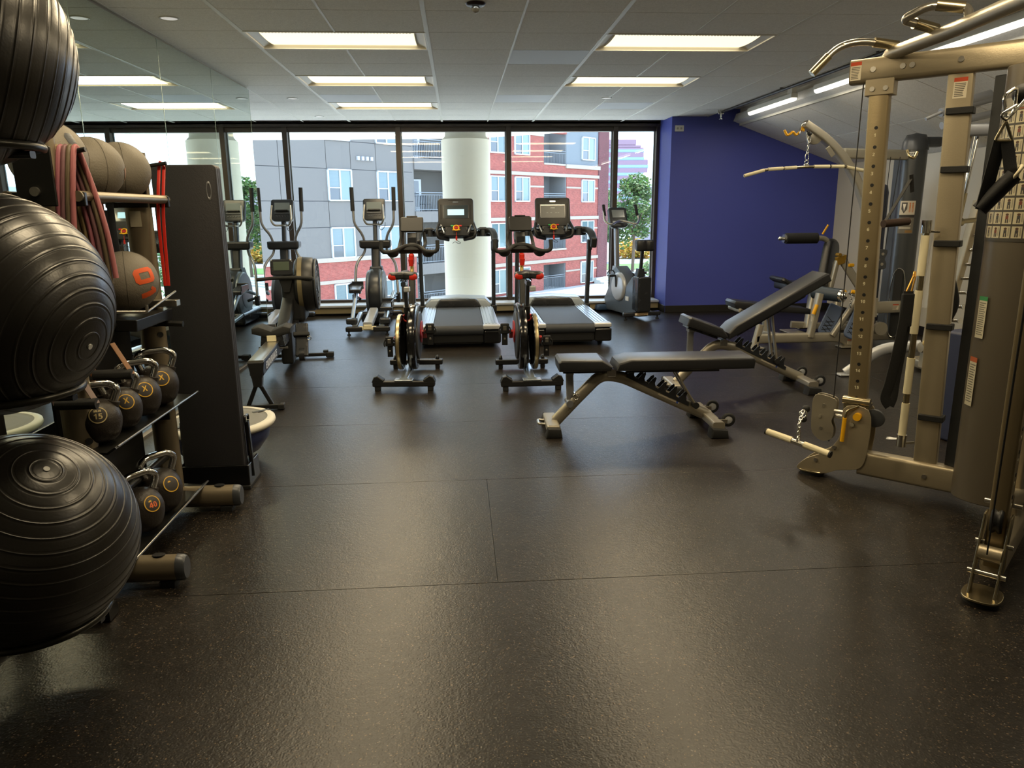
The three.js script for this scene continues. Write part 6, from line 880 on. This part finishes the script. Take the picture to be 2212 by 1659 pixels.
// ---------- pulldown and leg machines by the right wall ----------
M.machine = mat('#a7a294', 0.36, 0.5, { bumpMap: fine, bumpScale: 0.0002 }); M.shroudGrey = mat('#474a4d', 0.3, 0.2); M.tread = mat('#4a5a78', 0.5); M.navy = mat('#232a45', 0.5);
{
  const t = thing('lat_pulldown', 'silver lat pulldown and row machine with a curved top arm', 'weight machine', [4.2, 0, -7.5]);
  const X = 4.2, Z = -7.5, L = (p) => [p[0] - X, p[1], (p[2] ?? Z) - Z];
  part('base_rail', [sweep(rect2(0.08, 0.1, 0.02), path([[3.12, 0.11], [3.95, 0.11], [4.08, 0.1], [4.16, 0.02]].map(L), 0.08)), bar(L([4.0, 0.1, -7.5]), L([4.75, 0.1, -7.6]), 0.09, 0.09, 0.02)], M.machine, t);
  part('front_leg', [bar(L([3.11, 0.02]), L([3.16, 0.26]), 0.06, 0.08, 0.015), box(0.2, 0.014, 0.12, 3.1 - X, 0.014, 0)], M.machine, t); part('foot_plate', [box(0.2, 0.014, 0.14, 4.12 - X, 0.012, 0.03)], M.machine, t);
  part('curved_arm', sweep(rect2(0.075, 0.11, 0.015), smooth([[4.32, 0.1], [4.31, 0.7], [4.275, 1.12], [4.17, 1.5], [3.96, 1.87], [3.72, 2.11], [3.47, 2.27]].map(L), 36), { up: [0, 0, 1], fixed: true }), M.machine, t);
  part('top_tube', [bar(L([3.9, 1.985]), L([4.68, 1.97, -7.58]), 0.08, 0.1, 0.02)], M.machine, t); part('arm_bolt', [[3.9, 1.96], [3.62, 2.16]].map(([x, y]) => cyl(0.016, 0.09, x - X, y, 0, { rx: Math.PI / 2, seg: 8 })), M.brushed, t);
  part('nose_cover', [disc([[0, 0.03], [0.075, 0.03], [0.08, 0], [0.075, -0.03], [0, -0.03]], 3.58 - X, 2.15, 0, { rx: Math.PI / 2 }), box(0.11, 0.05, 0.012, 3.74 - X, 2.0, 0.045, { rz: -0.9 })], M.silver, t, { each: true });
  part('bar_hook', [sweep(ring2(0.012, 10), path([[3.46, 2.24], [3.42, 2.18], [3.39, 2.16], [3.36, 2.2], [3.33, 2.17], [3.3, 2.16], [3.27, 2.21]].map(L), 0.02)), rod(L([3.48, 2.24, -7.56]), L([3.44, 2.2, -7.44]), 0.011)], M.yellow, t, { label: 'yellow bar hook' }); part('hook_wire', pipe([[3.5, 2.27, -7.48], [3.42, 2.27, -7.46], [3.4, 2.17, -7.44]].map(L), 0.007, 0.04), M.chrome, t);
  const s1 = decal(0.075, 0.045, 3.55 - X, 2.225, 0.0405, warn(0.075, 0.045), t, { rz: -0.62 }); decal(0.09, 0.05, 4.12 - X, 0.07, 0.102, warn(0.09, 0.05), t);
  part('knee_post', [bar(L([3.7, 0.12, -7.48]), L([3.77, 0.58, -7.48]), 0.06, 0.09, 0.015)], M.machine, t); part('post_pin', [rod(L([3.72, 0.47, -7.42]), L([3.69, 0.37, -7.42]), 0.02)], M.yellow, t); part('post_label', box(0.03, 0.07, 0.004, 3.7 - X, 0.32, 0.05), M.white, t);
  part('thigh_roller', [rod(L([3.82, 0.57, -7.7]), L([3.97, 0.56, -7.42]), 0.07, { n: 24 })], mat('#27333f', 0.5), t); part('roller_cap', [rod(L([3.97, 0.56, -7.42]), L([3.985, 0.56, -7.395]), 0.066, { n: 24 }), ball(0.045, 3.985 - X, 0.56, 0.105)], M.chrome, t);
  for (const [x, z] of [[3.98, -7.62], [4.15, -7.4]]) { const p = part('foot_tread', mv(ext(rshape(0.15, 0.36, [0.07, 0.07, 0.02, 0.02]), 0.035, 0, 0, 0, { b: 0.008 }), x - X, 0.27, z - Z, { rz: -0.5, rx: -0.35, ry: -0.2 }), M.tread, t); part('tread_rib', Array.from({ length: 7 }, (_, i) => mv(box(0.1, 0.006, 0.006, 0, -0.13 + i * 0.022, 0.02, { rz: i % 2 ? 0.5 : -0.5 }), x - X, 0.27, z - Z, { rz: -0.5, rx: -0.35, ry: -0.2 })), M.rubber, p); }
  part('row_brace', [bar(L([3.93, 0.13, -7.45]), L([4.22, 0.56, -7.5]), 0.05, 0.06, 0.015)], M.machine, t); part('row_pulley', [pipe([[4.08, 0.6, -7.42], [4.18, 0.58, -7.4], [4.25, 0.55, -7.4], [4.3, 0.58, -7.42]].map(L), 0.02, 0.03)], M.yellow, t, { label: 'yellow row handle guard' });
  chainAt([[4.07, 0.57, -7.38], [4.06, 0.5, -7.38], [4.065, 0.42, -7.38]].map(L), 0.0036, M.chrome, t, 0.03);
  // weight shroud and cables
  part('weight_shroud', [disc([[0.12, 0.08], [0.12, 1.98], [0.11, 2.08], [0.08, 2.15], [0.0, 2.18]], 4.71 - X, 0, -0.1, { seg: 32 }), box(0.24, 1.9, 0.2, 4.73 - X, 1.05, -0.2, { r: 0.02 })], M.shroudGrey, t, { label: 'grey half round weight shroud' }); part('shroud_cap', [disc([[0.126, 2.02], [0.12, 2.1], [0.09, 2.17], [0, 2.19]], 4.71 - X, 0, -0.1, { seg: 32 }), box(0.24, 0.1, 0.12, 4.86 - X, 2.1, -0.1, { r: 0.03 })], M.graphite, t);
  const face = (w, h, y, draw) => { const g = new THREE.PlaneGeometry(w, h, 8, 1), p = g.attributes.position; for (let i = 0; i < p.count; i++) { const a = p.getX(i) / 0.1215; p.setXYZ(i, 0.1215 * Math.sin(a), p.getY(i), 0.1215 * Math.cos(a)); } g.computeVertexNormals(); g.rotateY(-0.65); part('printed_placard', g.translate(4.71 - X, y, -0.1), mat('#ffffff', 0.45, 0, { map: print(w, h, draw, 256) }), t, { uv: true }); };
  face(0.15, 0.33, 1.35, (c, w, h) => { c.fillStyle = '#6f6a60'; c.fillRect(0, 0, w, h); c.fillStyle = '#c9c0ae'; c.fillRect(0, 0, w, h * 0.42); c.fillStyle = '#4a4744'; c.beginPath(); c.moveTo(w * 0.12, h * 0.05); c.lineTo(w * 0.5, h * 0.05); c.lineTo(w * 0.5, h * 0.25); c.lineTo(w * 0.31, h * 0.38); c.lineTo(w * 0.12, h * 0.25); c.fill(); c.fillStyle = '#eee7d8'; c.beginPath(); c.moveTo(w * 0.2, h * 0.09); c.lineTo(w * 0.42, h * 0.09); c.lineTo(w * 0.31, h * 0.32); c.fill(); c.fillStyle = '#c07a4c'; for (const k of [0.62, 0.8]) { c.beginPath(); c.arc(w * (k + 0.04), h * 0.08, h * 0.025, 0, 7); c.fill(); c.fillRect(w * k, h * 0.11, w * 0.09, h * 0.12); c.fillRect(w * k, h * 0.23, w * 0.035, h * 0.12); c.fillRect(w * (k + 0.055), h * 0.23, w * 0.035, h * 0.12); } c.fillStyle = '#2e2b28'; c.fillRect(0, h * 0.43, w, h * 0.08); c.fillStyle = '#b1aa9a'; for (const y of [0.56, 0.68, 0.8]) c.fillRect(w * 0.08, h * y, w * 0.75, h * 0.06); c.fillStyle = '#8c6a3a'; c.fillRect(w * 0.5, h * 0.9, w * 0.45, h * 0.08); });
  face(0.1, 0.05, 1.98, (c, w, h) => { c.fillStyle = '#1f1f20'; c.fillRect(0, 0, w, h); c.fillStyle = '#d8d8d4'; c.fillRect(w * 0.06, h * 0.12, w * 0.88, h * 0.76); c.fillStyle = '#1f1f20'; for (let k = 0; k < 4; k++) c.fillRect(w * (0.14 + 0.2 * k), h * 0.28, w * 0.1, h * 0.42); });
  part('slot_opening', [ext(rshape(0.08, 0.72, 0.038), 0.012, 4.625 - X, 0.46, 0.0, { ry: -0.75, b: 0.002 })], M.black, t); part('slot_rim', [sweep(ring2(0.006, 8), smooth(smoothOutline([[-0.042, -0.33], [0, -0.365], [0.042, -0.33], [0.042, 0.33], [0, 0.365], [-0.042, 0.33]], 40).map(([a, b]) => [4.622 - X + a * Math.cos(0.75), 0.46 + b, 0.004 + a * Math.sin(0.75)]), 60, true), { closed: true })], M.chrome, t);
  part('pulley_block', [ext(smoothOutline([[-0.045, 0.09], [0.045, 0.09], [0.05, 0.05], [0.03, 0], [0.05, -0.05], [0.045, -0.1], [-0.045, -0.1], [-0.05, -0.05], [-0.03, 0], [-0.05, 0.05]], 40), 0.04, 4.4 - X, 0.93, 0.02, { b: 0.006 })], M.graphite, t); part('pulley_bolt', [0.05, -0.055].map((k) => cyl(0.016, 0.05, 4.4 - X, 0.93 + k, 0.02, { rx: Math.PI / 2, seg: 10 })), M.brushed, t);
  part('cable', [rod(L([4.37, 1.0, -7.48]), L([4.4, 1.95, -7.5]), 0.004, { n: 6 }), rod(L([4.43, 1.0, -7.48]), L([4.5, 1.95, -7.5]), 0.004, { n: 6 }), rod(L([4.4, 0.85, -7.48]), L([4.41, 0.3, -7.5]), 0.004, { n: 6 }), rod(L([3.56, 2.08]), L([3.505, 2.2]), 0.004, { n: 6 })], M.cable, t, { each: true });
  part('stack_bracket', [bar(L([4.36, 0.43, -7.42]), L([4.66, 0.43, -7.45]), 0.05, 0.12, 0.006), box(0.03, 0.2, 0.06, 4.35 - X, 0.43, 0.08)], M.machine, t); decal(0.09, 0.06, 4.56 - X, 0.43, 0.087, warn(0.09, 0.06), t);
  part('rear_base', [bar(L([4.3, 0.1, -7.7]), L([4.8, 0.09, -7.5]), 0.06, 0.07, 0.015), cyl(0.07, 0.05, 4.45 - X, 0.2, 0.05, { rx: Math.PI / 2 })], M.machine, t);
  part('seat_pad', [ext([[-0.36, 0], [0.5, -0.09], [0.5, -0.03], [-0.35, 0.075], [-0.37, 0.05]], 0.3, 3.35 - X, 0.4, -0.45, { b: 0.014, bs: 2 })], M.pad, t); part('seat_post', [bar(L([3.4, 0.08, -7.92]), L([3.4, 0.4, -7.94]), 0.06, 0.08, 0.015), bar(L([3.4, 0.09, -7.92]), L([3.5, 0.09, -7.5]), 0.07, 0.07), cyl(0.024, 0.32, 3.05 - X, 0.37, -0.45, { rx: Math.PI / 2 })], M.machine, t); part('seat_knob', [cyl(0.022, 0.35, 3.06 - X, 0.365, -0.44, { rx: Math.PI / 2 })], M.chrome, t);
}
{ // wide bar on the pulldown cable
  const t = thing('wide_pulldown_bar', 'wide bent pulldown bar with cream sleeves hanging from the curved arm', 'cable bar', [3.5, 0, -7.45]);
  const p = [[-0.635, 1.77, 0], [-0.41, 1.83, 0], [0, 1.855, 0], [0.4, 1.855, 0], [0.66, 1.805, 0]]; part('bar_shaft', sweep(ring2(0.0135, 12), path(p, 0.05)), M.nickel, t);
  part('bar_sleeve', [rod([-0.63, 1.771, 0], [-0.43, 1.824, 0], 0.017), rod([-0.39, 1.831, 0], [-0.24, 1.841, 0], 0.0175), rod([-0.22, 1.842, 0], [-0.1, 1.849, 0], 0.0175), rod([0.08, 1.856, 0], [0.24, 1.857, 0], 0.0175), rod([0.26, 1.857, 0], [0.39, 1.856, 0], 0.0175), rod([0.42, 1.85, 0], [0.65, 1.807, 0], 0.017)], M.cream, t, { each: true });
  part('bar_eye', [box(0.05, 0.025, 0.02, 0, 1.87, 0), tor(0.018, 0.005, 0, 1.9, 0)], M.chrome, t); part('snap_hook', [new THREE.TorusGeometry(0.022, 0.0045, 8, 18).scale(0.8, 1.7, 1).translate(0, 1.95, 0), new THREE.TorusGeometry(0.02, 0.0045, 8, 18).scale(0.8, 1.6, 1).translate(0.01, 2.12, 0)], M.chrome, t); chainAt([[0, 1.98, 0], [0.005, 2.05, 0], [0.005, 2.1, 0]], 0.0045, M.chrome, t, 0.036); part('rubber_stop', ball(0.022, 0.01, 2.17, 0), M.rubber, t);
}
{ // leg machine behind
  const t = thing('leg_curl_machine', 'leg curl machine with tall black backrest and foam roll by the blue wall', 'weight machine', [4.3, 0, -8.6]);
  const X = 4.3, Z = -8.6, L = (p) => [p[0] - X, p[1], (p[2] ?? Z) - Z];
  part('back_pad', [ext(rshape(0.32, 0.72, [0.06, 0.06, 0.15, 0.15]), 0.1, 4.4 - X, 0.74, 0.0, { rz: -0.3, ry: 0.75, b: 0.03, bs: 3, order: 'YXZ' })], M.pad, t); part('seat_pad', [ext(rshape(0.5, 0.42, 0.06), 0.09, 4.08 - X, 0.55, 0, { rx: Math.PI / 2, b: 0.025, bs: 3 }), mv(ext(rshape(0.2, 0.4, 0.05), 0.05, 0, 0, 0, { rx: Math.PI / 2, b: 0.015 }), 3.85 - X, 0.6, 0.02, { rz: -0.5 })], M.pad, t);
  part('foam_roll', [rod(L([3.86, 1.105]), L([4.24, 1.105]), 0.062, { n: 24 })], M.rubber, t, { label: 'black foam roll' }); part('roll_end', [rod(L([3.8, 1.105]), L([3.83, 1.105]), 0.022), rod(L([3.83, 1.105]), L([3.86, 1.105]), 0.05, { n: 20 }), ball(0.024, 3.79 - X, 1.105, 0)], M.chrome, t);
  part('roll_arm', [pipe([[4.24, 1.105], [4.36, 1.1], [4.42, 0.95], [4.45, 0.6]].map(L), 0.03, 0.06)], M.machine, t); part('adjust_lever', rod(L([4.28, 1.15, -8.55]), L([4.33, 1.26, -8.53]), 0.012), M.yellow, t, { label: 'yellow adjusting lever' });
  part('adjust_block', [box(0.12, 0.09, 0.06, 4.46 - X, 0.86, 0.2, { rz: 0.3 }), cyl(0.02, 0.08, 4.42 - X, 0.92, 0.2, { rx: Math.PI / 2 })], mat('#8a6a1c', 0.4), t); part('yellow_knob', [box(0.07, 0.04, 0.04, 4.56 - X, 0.8, 0.24, { r: 0.012 })], M.yellow, t);
  part('frame', [bar(L([4.45, 0.9, -8.42]), L([4.68, 0.55, -8.35]), 0.07, 0.09, 0.02), bar(L([4.42, 0.85, -8.42]), L([4.35, 0.45, -8.42]), 0.05, 0.07, 0.015), bar(L([4.1, 0.06, -8.6]), L([5.1, 0.06, -8.6]), 0.07, 0.08, 0.02), bar(L([4.12, 0.06, -8.4]), L([4.2, 0.5, -8.5]), 0.08, 0.1, 0.02), bar(L([4.4, 0.06, -8.3]), L([4.45, 0.48, -8.4]), 0.07, 0.09, 0.02), box(0.2, 0.014, 0.3, 3.98 - X, 0.012, 0.12), bar(L([3.95, 0.1, -8.48]), L([4.6, 0.06, -8.4]), 0.06, 0.08, 0.015)], M.machine, t); part('counter_lever', [rod(L([4.7, 0.92, -8.35]), L([4.82, 0.6, -8.35]), 0.05), ball(0.055, 4.7 - X, 0.93, 0.25)], M.graphite, t); part('end_cap', [cyl(0.05, 0.03, 4.69 - X, 0.54, 0.26, { rx: 0.6 })], M.rubber, t); part('white_lever', [rod(L([4.5, 0.5, -8.25]), L([4.78, 0.38, -8.25]), 0.022)], M.lightgrey, t);
  part('weight_shroud', [disc([[0.13, 0.08], [0.13, 1.62], [0.11, 1.7], [0, 1.74]], 4.86 - X, 0, 0.1, { seg: 28 })], M.navy, t, { label: 'dark blue weight shroud' }); part('printed_placard', [box(0.06, 0.3, 0.004, 4.76 - X, 1.25, 0.19, { ry: -0.8 })], mat('#8f8a80', 0.5), t); part('side_pad', box(0.05, 0.42, 0.08, 4.7 - X, 0.82, 0.22, { r: 0.025 }), M.rubber, t);
}
{ // smith machine
  const t = thing('smith_machine', 'tall smith machine with slotted post and bar pegs behind the trainer', 'weight machine', [4.2, 0, -6]);
  const X = 4.2, Z = -6, L = (p) => [p[0] - X, p[1], (p[2] ?? Z) - Z];
  part('slotted_post', [bar(L([3.99, 0.1, -5.95]), L([4.13, 2.1, -6.0]), 0.06, 0.11, 0.01, { up: [0, 0, 1] })], M.arm, t); part('slotted_strip', [bar(L([3.985, 1.32, -5.925]), L([4.045, 2.08, -5.97]), 0.05, 0.012, 0.002, { up: [0, 0, 1], fixed: true })], M.lightgrey, t);
  part('strip_slot', Array.from({ length: 6 }, (_, i) => { const k = i * 0.085; return box(0.01, 0.036, 0.02, 3.993 - X + 0.079 * k, 1.37 + k, 0.073 - 0.06 * k, { r: 0.003 }); }), M.black, t); part('post_sleeve', [bar(L([3.96, 0.62, -5.95]), L([4.0, 1.3, -5.94]), 0.08, 0.12, 0.01, { up: [0, 0, 1] })], M.arm, t); decal(0.07, 0.12, 4.0 - X, 1.12, 0.115, warn(0.07, 0.12), t, { rz: -0.06 });
  part('guide_rod', [rod(L([4.09, 0.5]), L([4.245, 2.08]), 0.014), rod(L([4.12, 0.5, -6.06]), L([4.27, 2.08, -6.06]), 0.012)], M.chrome, t); part('rod_bushing', [rod(L([4.145, 1.28]), L([4.175, 1.56]), 0.034)], M.nickel, t); part('bushing_band', [rod(L([4.152, 1.35]), L([4.156, 1.365]), 0.0355)], M.red, t);
  part('peg_rail', [bar(L([4.17, 0.35, -6.05]), L([4.36, 1.5, -6.05]), 0.05, 0.09, 0.006, { up: [0, 0, 1] })], M.arm, t); for (let i = 0; i < 9; i++) { const k = i / 8.4; part('bar_peg', [rod(L([4.2 + 0.17 * k, 0.5 + 1.0 * k, -6.0]), L([4.24 + 0.17 * k, 0.505 + 1.0 * k, -5.93]), 0.014), cyl(0.022, 0.008, 4.243 - X + 0.17 * k, 0.505 + 1.0 * k, 0.07, { rx: Math.PI / 2 })], M.chrome, t); }
  part('barbell', [rod(L([3.95, 1.32, -5.85]), L([4.4, 1.36, -5.9]), 0.02), rod(L([4.0, 1.32, -5.855]), L([4.1, 1.33, -5.865]), 0.033)], M.nickel, t);
  part('top_tube', [rod(L([3.9, 2.19]), L([4.5, 2.35]), 0.034), rod(L([3.92, 2.09]), L([4.5, 2.22]), 0.03), rod(L([3.78, 2.14]), L([3.92, 2.2]), 0.013), bar(L([4.0, 2.05, -6.02]), L([4.6, 2.05, -5.7]), 0.08, 0.1, 0.02), rod(L([4.1, 2.27]), L([4.3, 2.325]), 0.04)], M.steelgrey, t);
  part('base_tube', [rod(L([3.9, 0.29, -5.9]), L([4.6, 0.27, -5.9]), 0.045), bar(L([4.18, 0.06, -6.4]), L([4.18, 0.06, -5.4]), 0.08, 0.08, 0.015), bar(L([4.18, 0.05, -6]), L([4.18, 0.4, -6]), 0.06, 0.08)], M.silver, t); part('base_sleeve', rod(L([4.12, 0.288, -5.9]), L([4.5, 0.276, -5.9]), 0.055), mat('#4a4556', 0.5), t);
  part('front_leg', [sweep(oval2(0.036, 0.05, 14), path([[3.4, 0.02, -6.15], [3.68, 0.25, -6.1], [3.95, 0.29, -5.98]].map(L), 0.1)), box(0.14, 0.014, 0.1, 3.4 - X, 0.012, -0.15)], M.lightgrey, t); part('leg_badge', [mv(new THREE.CylinderGeometry(0.03, 0.03, 0.004, 20).scale(1.5, 1, 0.8), 3.5 - X, 0.125, -0.085, { rx: 1.35, rz: 0.6, order: 'ZXY' })], mat('#5c6066', 0.4), t); part('swing_hook', [tor(0.04, 0.014, 4.11 - X, 0.46, 0.08, { arc: 4.4, rz: 1 })], M.brushed, t);
  part('upright_far', [bar(L([4.9, 0.05, -6.6]), L([4.95, 2.2, -6.6]), 0.09, 0.1, 0.015), bar(L([4.18, 0.06, -6.4]), L([4.9, 0.06, -6.6]), 0.08, 0.08)], M.arm, t);
}
{
  const b = thing('foam_block', 'dark navy foam block with white letters standing behind the trainer', 'foam block', [3.16, 0, -4.33]);
  part('block_body', box(0.24, 0.7, 0.16, 0, 0.35, 0, { r: 0.02, ry: 0.3 }), M.navy, b); part('lettering', mv(new THREE.PlaneGeometry(0.2, 0.1), 0, 0.13, 0.0815).rotateY(0.3), mat('#ffffff', 0.6, 0, { map: print(0.2, 0.1, (c, w, h) => { c.fillStyle = '#232a45'; c.fillRect(0, 0, w, h); c.fillStyle = '#c9c6c0'; c.font = `italic bold ${h * 0.72}px sans-serif`; c.fillText('TRX', w * 0.06, h * 0.68); c.fillRect(w * 0.06, h * 0.84, w * 0.86, h * 0.04); }, 256) }), b, { uv: true });
  solo('paper_scrap', 'torn white paper scrap lying on the floor behind the trainer', 'paper', [ext(smoothOutline([[-0.05, 0], [-0.02, 0.012], [-0.03, 0.03], [0.0, 0.035], [0.02, 0.012], [0.05, 0.014], [0.045, -0.012], [-0.03, -0.015]], 40), 0.002, 2.76, 0.003, -4.34, { rx: -Math.PI / 2, b: 0 })], M.white);
  solo('paper_wedge', 'folded white paper wedge on the floor beside the navy block', 'paper', [ext([[-0.12, 0], [0.06, -0.01], [0.06, 0.16]], 0.02, 3.56, 0.012, -5.05, { b: 0.002 })], M.white);
}
renderer.render(scene, camera);
